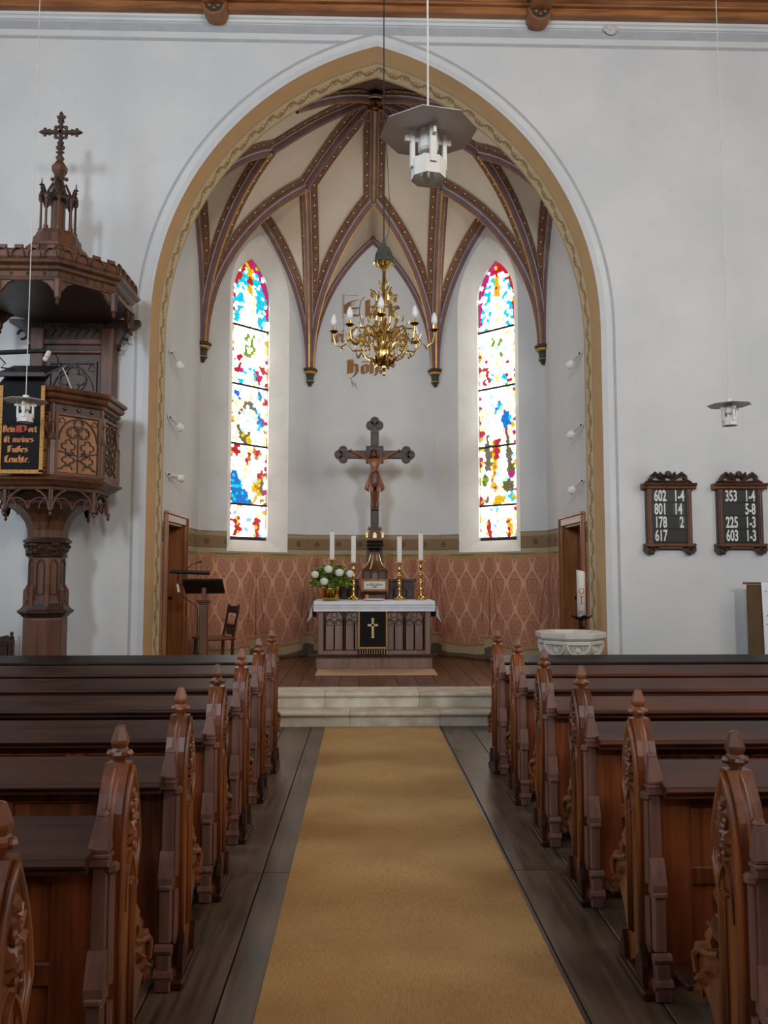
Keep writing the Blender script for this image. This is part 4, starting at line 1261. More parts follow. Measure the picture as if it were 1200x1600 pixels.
# black frontal
t = thing('altar_frontal', 'black velvet hanging with gold cross and fringe before the altar', 'cloth', (AC - .022, 11.055, ZC))
MB().cbox(-.20, .20, .003, .012, .30, .788, .003).build('velvet', M['velvet'], t)
mb = MB()
for a, b, c, d in ((-.20, -.18, .30, .788), (.18, .20, .30, .788), (-.20, .20, .285, .308)): mb.box(a, b, .0, .012, c, d)
mb.build('braid_border', M['braid'], t)
mb = MB().box(-.016, .016, -.002, .012, .43, .70); mb.box(-.07, .07, -.002, .012, .59, .62)
mb.box(-.022, .022, -.001, .012, .43, .44); mb.box(-.022, .022, -.001, .012, .69, .70)
mb.build('gold_cross', M['gold_thread'], t)
mb = MB(); mb2 = MB()
for k in range(24):
    x = -.20 + .4 * (k + .5) / 24
    (mb if k % 2 else mb2).box(x - (.003 if k % 2 else .008), x + (.003 if k % 2 else .008), .002, .010, .215, .286)
mb.build('light_fringe', M['gold_thread'], t)['kind'] = 'stuff'; mb2.build('dark_fringe', M['velvet'], t)['kind'] = 'stuff'

# rug
tag(MB().cbox(-.82, .77, 10.44, 11.09, ZC, ZC + .01, .004).build('altar_rug', M['rug']), 'flat beige rug on the boards before the altar', 'rug')

# retable behind the candles
t = thing('retable', 'low dark carved wooden retable at the back of the altar', 'retable', (AC, 11.84, zt + .004))
for s_ in (-1, 1):
    a, b = sorted((s_ * .225, s_ * .60)); MB().box(a, b, .0, .10, 0, .26).build('retable_wing', M['oak_dark'], t)
    a, b = sorted((s_ * .225, s_ * .63)); MB().cbox(a, b, -.03, .11, .26, .30, .008).build('ledge', M['altar_red'], t)
mb = MB(); F = FY(.0)
n = 12
for i in range(n):
    if i == 6: mb.bar([(-.59, .03), (-.23, .03)], .02, .02, F); mb.bar([(-.59, .23), (-.23, .23)], .014, .02, F); mb.build('arch_tracery', M['oak'], t); mb = MB()
    a = -.58 + i * 1.16 / n; b = a + 1.16 / n
    if abs(a + b) < .46: continue
    mb.bar(lancet(a, b, .03, .12, .07, 5), .014, .02, F)
    mb.bar(foil((a + b) / 2, .14, .034, 3, 90, 4), .008, .014, F, True)
    mb.bar(arc(b, .235, .045, 190, 350, 6), .01, .014, F)
for a, b in ((.23, .59),): mb.bar([(a, .03), (b, .03)], .02, .02, F); mb.bar([(a, .23), (b, .23)], .014, .02, F)
mb.build('arch_tracery', M['oak'], t)

# ---------------------------------------------------------------- crucifix on its tabernacle base
CX = thing('crucifix', 'tall dark wooden crucifix with trefoil ends and a carved figure on the altar', 'crucifix', (AC + .015, 11.93, 0))
bs = MB()
bs.cbox(-.19, .19, -.17, .02, 1.245, 1.50, .008)
b = bs.build('tabernacle_base', M['oak'], CX)
mb = MB(); F = FY(-.17)
for a, c in ((-.16, -.06), (-.055, .055), (.06, .16)):
    mb.bar(lancet(a, c, 1.52, 1.60, .07, 5), .014, .02, F)
mb.cbox(-.19, .19, -.16, .02, 1.50, 1.66, .006)
for x in (-.17, -.057, .057, .17): mb.tube([(x, -.175, 1.50), (x, -.175, 1.62)], .011, 6); mb.lathe([(.018, 0), (.004, .05)], 4, (x, -.175, 1.62))
mb.build('niche_stage', M['oak'], b)
MB().box(-.035, .035, -.168, -.16, 1.525, 1.62).build('niche_panel', M['altar'], b)
mb = MB().cbox(-.205, .205, -.20, .03, 1.66, 1.685, .006); mb.build('eave', M['figure'], b)
prof = [(.185, 1.685), (.15, 1.70), (.11, 1.745), (.085, 1.80), (.07, 1.86), (.06, 1.90), (.075, 1.905), (.075, 1.93), (.045, 1.935), (.03, 1.965)]
mb = MB().lathe([(r * 1.3, z) for r, z in prof], 4, (0, -.09, 0), PI / 4); mb.build('concave_roof', M['oak'], b)
mb = MB()
for k in range(8):
    a = k * PI / 4 + PI / 8
    mb.tube([((r * 1.02) * 1.06 * math.cos(a), -.09 + (r * 1.02) * 1.06 * math.sin(a), z) for r, z in prof[:6]], .008, 5)
mb.build('gilt_roof_rib', M['gilt'], b)
MB().box(-.12, .12, .0, .03, 1.66, 2.0).build('backing_plate', M['crucifix'], b)
mb = MB().lathe([(.06, 1.96), (.085, 1.975), (.10, 1.99), (.12, 2.0)], 8, (0, -.06, 0), PI / 8)
for k in range(10):
    x = -.11 + .22 * k / 9
    mb.ball((x, -.135, 2.035 + .012 * (k % 2)), (.02, .02, .022), 6, 4); mb.ball((x, -.13, 2.085), (.014, .02, .016), 6, 4)
mb.cbox(-.105, .105, -.12, .0, 1.99, 2.115, .006)
mb.build('carved_capital', M['iron'], b)
mb = MB().cbox(-.13, .13, -.15, .02, 2.115, 2.14, .006)
mb.build('socket_ledge', M['figure'], b)
mb = MB().cbox(-.085, .085, -.11, .01, 2.14, 2.27, .006); F = FY(-.11)
mb.bar(lancet(-.04, .04, 2.145, 2.2, .045, 5), .018, .014, F); mb.cbox(-.075, .075, -.10, .01, 2.27, 2.30, .006)
for s_ in (-1, 1): mb.lathe([(.02, 0), (.022, .02), (.003, .06)], 4, (s_ * .085, -.10, 2.26))
mb.build('socket_block', M['oak'], b)
mb = MB()
for s_ in (-1, 1): mb.cbox(s_ * .115 - .022, s_ * .115 + .022, -.12, -.03, 2.14, 2.235, .008)
mb.prism(lancet(-.028, .028, 2.145, 2.19, .04, 5), -.112, -.108, 'y')
mb.build('gilt_niche', M['gilt'], b)
# cross
zc, zt_, zb = 3.40, 3.86, 2.30
cr = MB().cbox(-.062, .062, -.03, .03, zb, 3.84, .008).cbox(-.48, .48, -.03, .03, zc - .062, zc + .062, .008)
cr.cbox(-.132, .132, -.036, .03, zc - .132, zc + .132, .006)
for (x, z, a) in ((0, 3.845, 90), (-.475, zc, 180), (.475, zc, 0)):
    for da in (-90, 0, 90):
        q = rad(a + da)
        cr.lathe([(.064, -.032), (.07, -.026), (.07, .026), (.064, .032)], 18, M=Matrix.Translation((x + .062 * math.cos(q), 0, z + .062 * math.sin(q))) @ Matrix.Rotation(PI / 2, 4, 'X'))
    cr.lathe([(.05, -.031), (.05, .031)], 12, M=Matrix.Translation((x, 0, z)) @ Matrix.Rotation(PI / 2, 4, 'X'))
cb = cr.build('cross', M['crucifix'], CX)
mb = MB(); F = FY(-.031)
for (x, z, a) in ((0, 3.845, 90), (-.475, zc, 180), (.475, zc, 0)):
    for da in (-90, 0, 90):
        q = rad(a + da); mb.bar(circ(x + .062 * math.cos(q), z + .062 * math.sin(q), .045, 12), .014, .01, F, True)
for u0, u1, v0, v1 in ((-.045, .045, zb + .05, zc - .15), (-.045, .045, zc + .15, 3.73), (-.40, -.15, zc - .045, zc + .045), (.15, .40, zc - .045, zc + .045)):
    mb.bar([(u0, v0), (u1, v0), (u1, v1), (u0, v1)], .012, .008, F, True)
F = FY(-.037); mb.bar([(-.115, zc - .115), (.115, zc - .115), (.115, zc + .115), (-.115, zc + .115)], .02, .012, F, True)
mb.build('edge_moulding', M['crucifix'], cb)
# carved figure: one skinned body
def skinned(name, verts, edges, radii, root, mat, parent, sub=2):
    me = bpy.data.meshes.new(name); me.from_pydata(verts, edges, [])
    o = bpy.data.objects.new(name, me); sc.collection.objects.link(o); o.parent = parent
    md = o.modifiers.new('skin', 'SKIN'); md.use_smooth_shade = True
    lay = me.skin_vertices[0].data
    for i, r in enumerate(radii):
        lay[i].radius = r if isinstance(r, tuple) else (r, r)
        lay[i].use_root = (i == root)
    s_ = o.modifiers.new('sub', 'SUBSURF'); s_.levels = sub; s_.render_levels = sub
    me.materials.append(mat)
    return o
yb = -.065
V = [(0, yb - .01, 3.02), (.002, yb - .02, 3.10), (0, yb - .028, 3.19), (0, yb - .035, 3.27), (-.002, yb - .045, 3.325), (-.012, yb - .065, 3.365),
     (-.075, yb - .02, 3.30), (-.17, yb - .01, 3.36), (-.27, yb + .005, 3.415), (-.345, yb + .02, 3.445),
     (.07, yb - .02, 3.30), (.165, yb - .01, 3.355), (.265, yb + .005, 3.415), (.34, yb + .02, 3.445),
     (-.04, yb - .02, 2.98), (-.048, yb - .055, 2.84), (-.035, yb - .012, 2.70), (-.022, yb - .005, 2.64), (-.025, yb - .045, 2.60),
     (.042, yb - .02, 2.98), (.048, yb - .055, 2.84), (.033, yb - .012, 2.70), (.02, yb - .008, 2.64), (.02, yb - .048, 2.60),
     (-.018, yb - .095, 3.425), (-.02, yb - .07, 3.45)]
E_ = [(0, 1), (1, 2), (2, 3), (3, 4), (4, 5), (3, 6), (6, 7), (7, 8), (8, 9), (3, 10), (10, 11), (11, 12), (12, 13), (0, 14), (14, 15), (15, 16), (16, 17), (17, 18), (0, 19), (19, 20), (20, 21), (21, 22), (22, 23), (5, 25)]
V.pop(24)
E_[-1] = (5, 24)
Rr_ = [(.06, .045), (.05, .038), (.062, .05), (.066, .048), .024, .042, .034, .026, .02, .016, .034, .026, .02, .016, .044, .03, .024, .018, .014, .044, .03, .024, .018, .014, .036]
fig = skinned('carved_figure', V, E_, Rr_, 0, M['figure'], CX)
fig['label'] = 'brown carved figure with outstretched arms on the cross'
mb = MB()
for s_ in (-1, 1):            # hands with five fingers
    hx, hz = s_ * .355, 3.452
    mb.ball((hx, yb + .012, hz), (.02, .01, .016), 8, 5)
    for k, (dz, L_) in enumerate(((-.011, .024), (-.004, .03), (.003, .031), (.010, .026))):
        mb.tube([(hx + s_ * .012, yb + .01, hz + dz), (hx + s_ * (.012 + L_ * .6), yb - .002, hz + dz * 1.4), (hx + s_ * (.012 + L_), yb - .014, hz + dz * 1.6)], [.0045, .004, .003], 5)
    mb.tube([(hx - s_ * .004, yb + .006, hz + .012), (hx + s_ * .006, yb - .006, hz + .026), (hx + s_ * .014, yb - .012, hz + .03)], [.005, .0045, .003], 5)
mb.build('hands', M['figure'], fig, True)
mb = MB()                       # face, hair, beard, crown
hc = (-.014, yb - .075, 3.405)
mb.tube([(hc[0] - .002, hc[1] - .034, hc[2] + .012), (hc[0] - .003, hc[1] - .046, hc[2] - .004), (hc[0] - .002, hc[1] - .036, hc[2] - .008)], [.004, .007, .004], 5)
for s_ in (-1, 1): mb.ball((hc[0] + s_ * .014, hc[1] - .034, hc[2] + .01), (.007, .004, .004), 6, 4)
mb.ball((hc[0], hc[1] - .036, hc[2] - .018), (.010, .004, .003), 6, 4)
mb.build('face_features', M['figure'], fig, True)
mb = MB()
mb.ball((hc[0], hc[1] + .008, hc[2] + .02), (.046, .044, .044), 10, 6)
for s_ in (-1, 1):
    for k in range(4):
        mb.tube([(hc[0] + s_ * .034, hc[1] - .01 + .014 * k, hc[2] + .03), (hc[0] + s_ * .048, hc[1] - .012 + .012 * k, hc[2] - .02), (hc[0] + s_ * (.05 + .004 * k), hc[1] - .005, hc[2] - .075)], [.014, .014, .006], 5)
mb.ball((hc[0] + .002, hc[1] - .026, hc[2] - .034), (.02, .016, .026), 8, 5)
for k in range(14):
    a = 2 * PI * k / 14
    mb.tube([(hc[0] + .046 * math.cos(a), hc[1] + .006 + .046 * math.sin(a), hc[2] + .036), (hc[0] + .052 * math.cos(a + .5), hc[1] + .006 + .052 * math.sin(a + .5), hc[2] + .042)], [.007, .004], 5)
mb.build('hair_and_crown', M['oak_dark'], fig, True)
mb = MB()                       # loincloth with two hanging ends
rs = []
for z, rx, ry in ((3.125, .066, .052), (3.09, .078, .06), (3.03, .082, .064), (2.96, .086, .07), (2.90, .080, .064), (2.885, .07, .05)):
    rs.append([(rx * math.cos(2 * PI * k / 20) * (1 + .05 * math.sin(k * 2.4 + z * 30)), yb - .018 + ry * math.sin(2 * PI * k / 20) * (1 + .06 * math.sin(k * 2.4 + z * 30)), z - .018 * math.sin(2 * PI * k / 20 * 2 + 1)) for k in range(20)])
mb.rings(rs)
mb.build('loincloth', M['loin'], fig, True)
mb = MB()
for s_ in (-1, 1):
    for k in range(4):
        mb.tube([(s_ * .07, yb - .02 - .012 * k, 3.09 - .01 * k), (s_ * (.088 + .006 * k), yb - .028 + .01 * k, 3.0), (s_ * (.10 + .012 * k), yb - .02 + .012 * k, 2.90), (s_ * (.092 + .014 * k), yb - .01 + .012 * k, 2.83 + .012 * k)], [.01, .014, .016, .008], 5)
mb.build('cloth_ends', M['figure'], fig, True)
mb = MB().cbox(-.055, .055, -.09, -.03, 2.565, 2.59, .005); mb.build('foot_ledge', M['oak_dark'], cb)

# ---------------------------------------------------------------- things on the altar
zt = ZC + .927 + .0045
def candlestick(x, y, h, lab, first=[None]):
    prof = [(.078, 0), (.08, .012), (.062, .022), (.066, .034), (.04, .05), (.026, .07), (.034, .085), (.022, .10), (.018, .13), (.032, .155), (.018, .175), (.016, .215), (.03, .235), (.036, .255), (.02, .28), (.014, .33), (.028, .355), (.028, .37), (.015, .39), (.014, .44), (.026, .46), (.016, .48), (.013, .53), (.02, .545), (.03, .555)]
    k = h / .56
    t = thing('candlestick', lab, 'candlestick', (x, y, zt), 0, 'brass altar candlesticks')
    MB().lathe([(r, z * k) for r, z in prof], 16).build('turned_stem', M['brass'], t, True)
    mb = MB()
    for i in range(3):
        a = i * 2 * PI / 3 + .5; mb.ball((.07 * math.cos(a), .07 * math.sin(a), .018), (.018, .018, .018), 8, 5)
    mb.build('foot', M['brass'], t, True)
    mb = MB().lathe([(.03, h - .008), (.06, h), (.064, h + .008), (.05, h + .006), (.034, h + .004), (.034, h + .02), (.03, h + .02)], 16)
    for i in range(8): a = i * PI / 4; mb.ball((.062 * math.cos(a), .062 * math.sin(a), h), (.014, .014, .006), 6, 4)
    mb.build('drip_pan', M['brass'], t, True)
    return t
for x, h, top, lab, lc in ((-.645, .575, 2.225, 'tall brass candlestick behind the white roses', 'square white candle behind the white roses'),
                           (-.335, .53, 2.165, 'tall brass candlestick between the roses and the crucifix', 'square white candle between the roses and the crucifix'),
                           (.325, .53, 2.155, 'tall brass candlestick next to the crucifix, away from the roses', 'square white candle next to the crucifix, away from the roses'),
                           (.632, .56, 2.20, 'tall brass candlestick at the altar end away from the roses', 'square white candle at the altar end away from the roses')):
    x += -.005
    cy_ = 11.58 if x < -.5 else 11.5
    candlestick(x, cy_, h, lab)
    z0 = zt + h + .007
    c = thing('candle', lc, 'candle', (x, cy_, z0), 0, 'white altar candles')
    H = top - z0
    q = .033
    MB().rings([[(a * w_, b * w_, z) for a, b in ((-q, -q * .8), (-q * .8, -q), (q * .8, -q), (q, -q * .8), (q, q * .8), (q * .8, q), (-q * .8, q), (-q, q * .8))] for w_, z in ((1, 0), (1, H - .012), (.92, H - .004 ), (.6, H - .012))]).build('wax', M['candle'], c)
    MB().tube([(0, 0, H - .012), (.002, 0, H + .012), (.006, 0, H + .02)], .003, 5).build('wick', M['black'], c)
# vase and bouquet
vx, vy = AC - .615, 11.26
t = thing('flower_vase', 'round gold lustre glass vase holding white roses', 'vase', (vx, vy, zt))
MB().lathe([(.09, 0), (.115, .01), (.122, .05), (.122, .17), (.118, .20), (.11, .20), (.112, .17), (.112, .02), (.02, .015)], 24).build('vase_body', M['vase'], t, True)
mb = MB()
r_ = random.Random(2)
for k in range(560):
    a = r_.uniform(0, 2 * PI); el = r_.uniform(-.25, 1.25); R_ = r_.uniform(.5, 1.0)
    p = Vector((.27 * math.cos(a) * math.cos(el) * R_, .22 * math.sin(a) * math.cos(el) * R_, .20 + .27 * math.sin(el) * R_ + .04))
    d = Vector((math.cos(a + r_.uniform(-1, 1)), math.sin(a + r_.uniform(-1, 1)), r_.uniform(-.4, .9))).normalized()
    s_ = d.cross(Vector((r_.uniform(-1, 1), r_.uniform(-1, 1), 1))).normalized(); L = r_.uniform(.05, .095); w_ = L * .36
    n_ = s_.cross(d) * (L * .12)
    mb.add([p, p + d * L * .5 + s_ * w_, p + d * L, p + d * L * .5 - s_ * w_, p + d * L * .5 + n_], [(0, 1, 4), (1, 2, 4), (2, 3, 4), (3, 0, 4)])
for k in range(40):
    a = r_.uniform(0, 2 * PI); q = r_.uniform(.05, .22)
    mb.tube([(.05 * math.cos(a), .05 * math.sin(a), .03), (.08 * math.cos(a), .08 * math.sin(a), .2), (q * math.cos(a), q * math.sin(a) * .8, .36 - q * .3)], .003, 4)
fo = mb.build('bouquet_foliage', M['leaf']); fo.location = (vx, vy, zt)
tag(fo, 'loose green foliage of the bouquet in the gold vase', 'foliage', kind='stuff')
def rose(c, R_, lab):
    t = thing('white_rose', lab, 'flower', c, 0, 'white roses in the vase')
    for ring, (n, rr, el, sz) in enumerate(((3, .25, 75, .5), (5, .5, 50, .75), (6, .75, 20, .95), (7, .85, -10, 1.0))):
        for k in range(n):
            a = 2 * PI * k / n + ring * .7
            mb = MB(); rs = []
            for i in range(4):
                e = rad(el - 50 + 32 * i); rs.append([(R_ * rr * math.cos(e) * math.cos(a + w_) * (1.1 if i == 3 else 1), R_ * rr * math.cos(e) * math.sin(a + w_) * (1.1 if i == 3 else 1), R_ * sz * .8 * math.sin(e) + R_ * .1) for w_ in (-.7, -.35, 0, .35, .7)])
            mb.rings(rs, False, False).build('petal', M['rose'], t, True)
    MB().ball((0, 0, 0), (R_ * .72, R_ * .72, R_ * .62), 10, 7).build('rose_heart', M['rose'], t, True)
rose((vx - .205, vy - .17, zt + .36), .068, 'white rose lowest at the outer edge of the bouquet')
rose((vx - .02, vy - .19, zt + .43), .072, 'white rose topmost at the middle of the bouquet')
rose((vx + .13, vy - .18, zt + .385), .072, 'white rose right of the topmost rose in the bouquet')
rose((vx + .275, vy - .10, zt + .37), .066, 'white rose nearest the brass candlestick')
rose((vx - .075, vy - .225, zt + .265), .07, 'white rose hanging lowest, above the vase rim')
# framed card on its little stand, plate
t = thing('framed_card', 'brown framed ivory card with a leaf drawing standing before the tabernacle', 'frame', (AC + .01, 11.62, zt))
mb = MB().cbox(-.20, .20, -.012, .012, .12, .30, .006); mb.build('frame', M['figure'], t)
MB().box(-.155, .155, -.0135, -.01, .155, .265).build('card', M['plaque'], t)
mb = MB(); F = FY(-.0136)
for s_ in (-1, 1):
    mb.bar([(0, .18), (s_ * .03, .20), (s_ * .06, .215), (s_ * .10, .21)], .005, .001, F); mb.bar([(0, .18), (s_ * .02, .22), (s_ * .04, .24), (s_ * .07, .235)], .004, .001, F)
    for k in range(4): mb.leaf((s_ * (.03 + .02 * k), .205 + .004 * (k % 2)), .03, .008, .001, rad(90 - s_ * 60 * (1 if k % 2 else -.3)), F)
    mb.bar([(0, .18), (s_ * .03, .18), (s_ * .06, .185)], .005, .001, F)
mb.bar([(0, .165), (0, .25)], .004, .001, F)
mb.build('leaf_drawing', M['ink'], t)
mb = MB()
for s_ in (-1, 1): mb.tube([(s_ * .165, -.03, 0.004), (s_ * .165, 0, .06), (s_ * .165, .0, .13)], .008, 6); mb.tube([(s_ * .165, .06, .004), (s_ * .165, 0, .10)], .007, 6)
mb.cbox(-.17, .17, -.02, .0, .105, .122, .003)
mb.build('stand', M['iron'], t)
t = tag(MB().lathe([(.06, 0), (.11, .006), (.155, .018), (.157, .022), (.11, .012), (.03, .008)], 28, (AC, 11.32, zt)).build('white_plate', M['linen']), 'shallow white plate lying on the altar cloth before the framed card', 'plate')
t = thing('small_jar', 'small orange jar under the framed card on the altar', 'jar', (AC - .1, 11.68, zt))
MB().lathe([(.025, 0), (.03, .01), (.03, .05), (.02, .07)], 12).build('jar_body', M['orange_wax'], t)
MB().lathe([(.022, .068), (.024, .08), (.005, .085)], 12).build('jar_lid', M['gilt'], t)
# ================================================================== LETTERING
BLACK = {  # broad-nib strokes on an x-height of 5
 'i': (1.1, [[(-.3, 4.6), (0, 4.3), (0, .6), (.5, .1)], [(0, 6.3), (.35, 6.0)]]),
 'n': (2.6, [[(-.3, 4.6), (0, 4.3), (0, .1)], [(0, 4.2), (1.1, 4.8), (1.4, 4.3), (1.4, .6), (1.9, .1)]]),
 'm': (4.0, [[(-.3, 4.6), (0, 4.3), (0, .1)], [(0, 4.2), (1.1, 4.8), (1.4, 4.3), (1.4, .1)], [(1.4, 4.2), (2.5, 4.8), (2.8, 4.3), (2.8, .6), (3.3, .1)]]),
 'u': (2.6, [[(-.3, 4.6), (0, 4.3), (0, .7), (.5, .1), (1.4, .8)], [(1.1, 4.6), (1.4, 4.3), (1.4, .6), (1.9, .1)]]),
 'e': (2.1, [[(.4, 4.5), (0, 4), (0, .8), (.6, .1), (1.3, .7)], [(.3, 4.5), (.9, 4.8), (1.25, 4.1), (1.25, 3.2)], [(0, 2.3), (1.25, 3.2)]]),
 'o': (2.4, [[(.4, 4.6), (0, 4.1), (0, .8), (.6, .1)], [(.3, 4.6), (1.3, 4.2), (1.3, .7), (.6, .1)]]),
 'r': (2.0, [[(-.3, 4.6), (0, 4.3), (0, .6), (.4, .1)], [(.2, 4.2), (.9, 4.8), (1.3, 4.2)]]),
 't': (1.7, [[(0, 6.2), (0, .8), (.6, .1), (1.1, .5)], [(-.5, 4.5), (.9, 4.5)]]),
 's': (2.1, [[(1.2, 4.4), (.5, 4.8), (0, 4.1), (0, 3.3), (1.2, 2.2), (1.2, 1), (.6, .2), (-.2, .6)]]),
 'f': (1.5, [[(1.1, 6.8), (.5, 7.2), (0, 6.4), (0, 0)]]),          # long s
 'h': (2.5, [[(0, 7.5), (0, .1)], [(0, 4.2), (.9, 4.8), (1.4, 4.1), (1.4, .8), (.9, -.9)]]),
 'c': (2.0, [[(.4, 4.6), (0, 4), (0, .8), (.6, .1), (1.2, .6)], [(.3, 4.6), (1, 4.8), (1.2, 4.2)]]),
 'd': (2.4, [[(-.1, 7), (.4, 6.2), (1.3, 5), (1.3, .7), (.6, .1), (0, .8), (0, 4), (1.2, 4.6)]]),
 'z': (2.4, [[(0, 6.4), (0, 0)], [(0, 6.4), (.8, 7.2), (1.4, 6.4), (.7, 4.6), (1.4, 3.5), (1.4, 1), (.6, .1)]]),   # sharp s
 'q': (2.4, [[(.4, 4.6), (0, 4.1), (0, .8), (.6, .1)], [(.3, 4.6), (1.3, 4.2), (1.3, .7), (.6, .1)], [(.1, 6.2), (.35, 5.95)], [(1, 6.2), (1.25, 5.95)]]),  # o umlaut
 'D': (3.4, [[(0, 7), (0, .5)], [(-.5, 6.6), (1, 7.2), (2.2, 6), (2.2, 1.2), (1.2, 0), (-.4, .5)], [(.9, 6), (.9, 1.4)]]),
 'W': (4.6, [[(-.5, 6.5), (.2, 7.2), (.2, 1), (1, 0)], [(1.5, 7), (1.5, 1), (2.4, 0)], [(2.6, 7.2), (3.6, 6), (3.6, 1.3), (2.4, 0)], [(1, 0), (1.5, 1)], [(.2, 7.2), (1.5, 7)], [(1.5, 7), (2.6, 7.2)]]),
 'F': (2.8, [[(0, 7), (0, .3), (-.6, -.5)], [(-.4, 7), (.8, 7.2), (2, 6.7)], [(0, 3.8), (1.5, 4.1)], [(.75, 6.8), (.75, .5)]]),
 'L': (3.0, [[(.5, 7), (0, 6), (0, 1.2), (-.4, .4), (1, .6), (2.2, 0)], [(.4, 7), (1.4, 7.2), (1.8, 6.2)], [(.85, 6.4), (.85, 1)]]),
 'G': (3.2, [[(1.8, 6.6), (.7, 7), (0, 5.6), (0, 1.4), (.9, .1), (2.0, 1), (2.0, 3.6), (1.1, 3.6)], [(.9, 6.4), (.9, 1)]]),
 'H': (3.6, [[(0, 7), (0, .4), (-.5, -.3)], [(-.5, 6.6), (.8, 7.1)], [(0, 4.2), (1.3, 4.9), (2.1, 4.1), (2.1, .8), (1.2, -1.6), (.4, -2)], [(.8, 6.8), (.8, .4)]]),
 'E': (4.2, [[(2.3, 7.3), (.9, 6.8), (0, 5.3), (0, 2), (.9, .6), (2.6, .3)], [(.7, 6.6), (.5, 5.2), (.5, 2.2), (.9, .8)], [(0, 3.7), (2.5, 3.7)]]),
 '.': (1.0, [[(0, .5), (.35, .2)]]), '+': (1.2, [[(0, 2.6), (.4, 2.2)]]),
}
def black_text(mb, s, F, h, width=None, x0=0, z0=0, bold=1.0, hh=0.001):
    """blackletter drawn with a broad nib; h = x-height"""
    k = h / 5
    total = sum(BLACK[c][0] if c != ' ' else 1.8 for c in s)
    kx = width / total if width else k
    nx, nz = .39 * bold, .33 * bold
    x = .4; lay = 0
    for c in s:
        if c == ' ': x += 1.8; continue
        w_, st = BLACK[c]
        for p in st:
            for a, b in zip(p, p[1:]):
                if abs((b[0] - a[0]) * nz - (b[1] - a[1]) * nx) < 1e-6: continue
                lay = (lay + 1) % 9
                mb.flat([(x0 + (x + q[0] + sx * nx) * kx, z0 + (q[1] + sx * nz) * k) for q, sx in ((a, -1), (a, 1), (b, 1), (b, -1))], F, hh + lay * .00016)
        x += w_
    return total * kx
def plain_text(s, size, name, mat, parent, loc, rot=(PI / 2, 0, 0), xs=1.0, off=0.0, ext=0.001, align='LEFT'):
    cu = bpy.data.curves.new(name, 'FONT'); cu.body = s; cu.size = size; cu.extrude = ext; cu.offset = off; cu.align_x = align; cu.resolution_u = 3
    o = bpy.data.objects.new(name, cu); sc.collection.objects.link(o)
    dg = bpy.context.evaluated_depsgraph_get()
    me = bpy.data.meshes.new_from_object(o.evaluated_get(dg)); me.name = name
    bpy.data.objects.remove(o); bpy.data.curves.remove(cu)
    me.materials.clear(); me.materials.append(mat)
    t = bpy.data.objects.new(name, me); sc.collection.objects.link(t); t.parent = parent
    t.location = loc; t.rotation_euler = rot; t.scale = (xs, 1, 1)
    return t

# painted inscription on the back wall, in wall coordinates (x along, z up)
ins = thing('wall_inscription', 'brown blackletter inscription painted high on the wall behind the chandelier', 'inscription', wb.location, wb.rotation_euler.z)
ins['kind'] = 'structure'
F = lambda u, v, h: (u, -.002 - h, v)
mb = MB()
black_text(mb, 'Ehre', F, .185, 0.92, 0.56, 5.84, 1.25)
black_text(mb, 'fei Gott in der', F, .155, 1.28, 0.36, 5.40, 1.25)
black_text(mb, 'Hqhe', F, .165, 0.66, 0.62, 4.88, 1.25)
black_text(mb, '+', F, .2, .06, 1.27, 4.92, 1.6)
mb.build('lettering', M['text_brown'], ins)
mb = MB()
mb.bar([(.90, 6.17), (.84, 6.10), (.82, 6.0), (.815, 5.88), (.84, 5.78), (.89, 5.70)], .014, .0005, F); mb.bar([(.56, 5.50), (.56, 6.2), (.80, 6.19)], .008, .0005, F)
for k in range(12): mb.bar(circ(.54 + .012 * (k % 2), 5.82 + .035 * k, .014, 6), .005, .0005, F, True)
for cx, cz in ((.70, 6.05), (.74, 5.94), (.70, 5.86)):
    mb.bar([(cx + .002 * j * math.cos(j * .7), cz + .002 * j * math.sin(j * .7)) for j in range(2, 20)], .005, .0005, F)
for k in range(4):
    mb.bar([(.56 - .02 * j - .01 * k, 5.50 - .02 * k + .015 * math.sin(j * 1.3 + k)) for j in range(10 - 2 * k)], .006, .0005, F)
    mb.bar([(.66 + .014 * j + .01 * k, 4.80 - .05 * k * .6 - .012 * j + .02 * math.sin(j * 1.1 + k)) for j in range(8)], .006, .0005, F)
mb.build('flourishes', M['text_brown'], ins)

# ================================================================== PULPIT
PX, PY = -3.36, 8.10
pul = thing('pulpit', 'carved dark oak pulpit with tracery panels on an octagonal pillar by the arch', 'pulpit', (PX, PY, 0))
O8 = PI / 8
def octa(mb, prof): return mb.lathe(prof, 8, ph=O8)
mb = octa(MB(), [(.30, 0), (.30, .10), (.26, .16), (.235, .20), (.205, .23), (.205, 1.17), (.20, 1.2)]); mb.build('pillar_base', M['oak'], pul)
mb = octa(MB(), [(.20, 1.19), (.215, 1.2), (.225, 1.215), (.26, 1.24), (.262, 1.26), (.235, 1.275), (.195, 1.33), (.19, 1.36)]); mb.build('pillar_ledge', M['oak_dark'], pul)
mb = octa(MB(), [(.175, 1.33), (.17, 1.80)]); sh = mb.build('pillar_shaft', M['oak'], pul)
mb = MB()
for k in range(8):
    F = FR((0, 0, 0), 45 * k + 0); ap = .17 * math.cos(O8)
    G = lambda u, v, h, F=F, ap=ap: F(u, v, h + ap)
    mb.bar(lancet(-.035, .035, 1.42, 1.70, .06, 5), .018, .014, G)
    mb.bar([(-.035, 1.42), (.035, 1.42)], .016, .014, G)
mb.build('blind_lancets', M['oak_dark'], sh)
mb = MB()
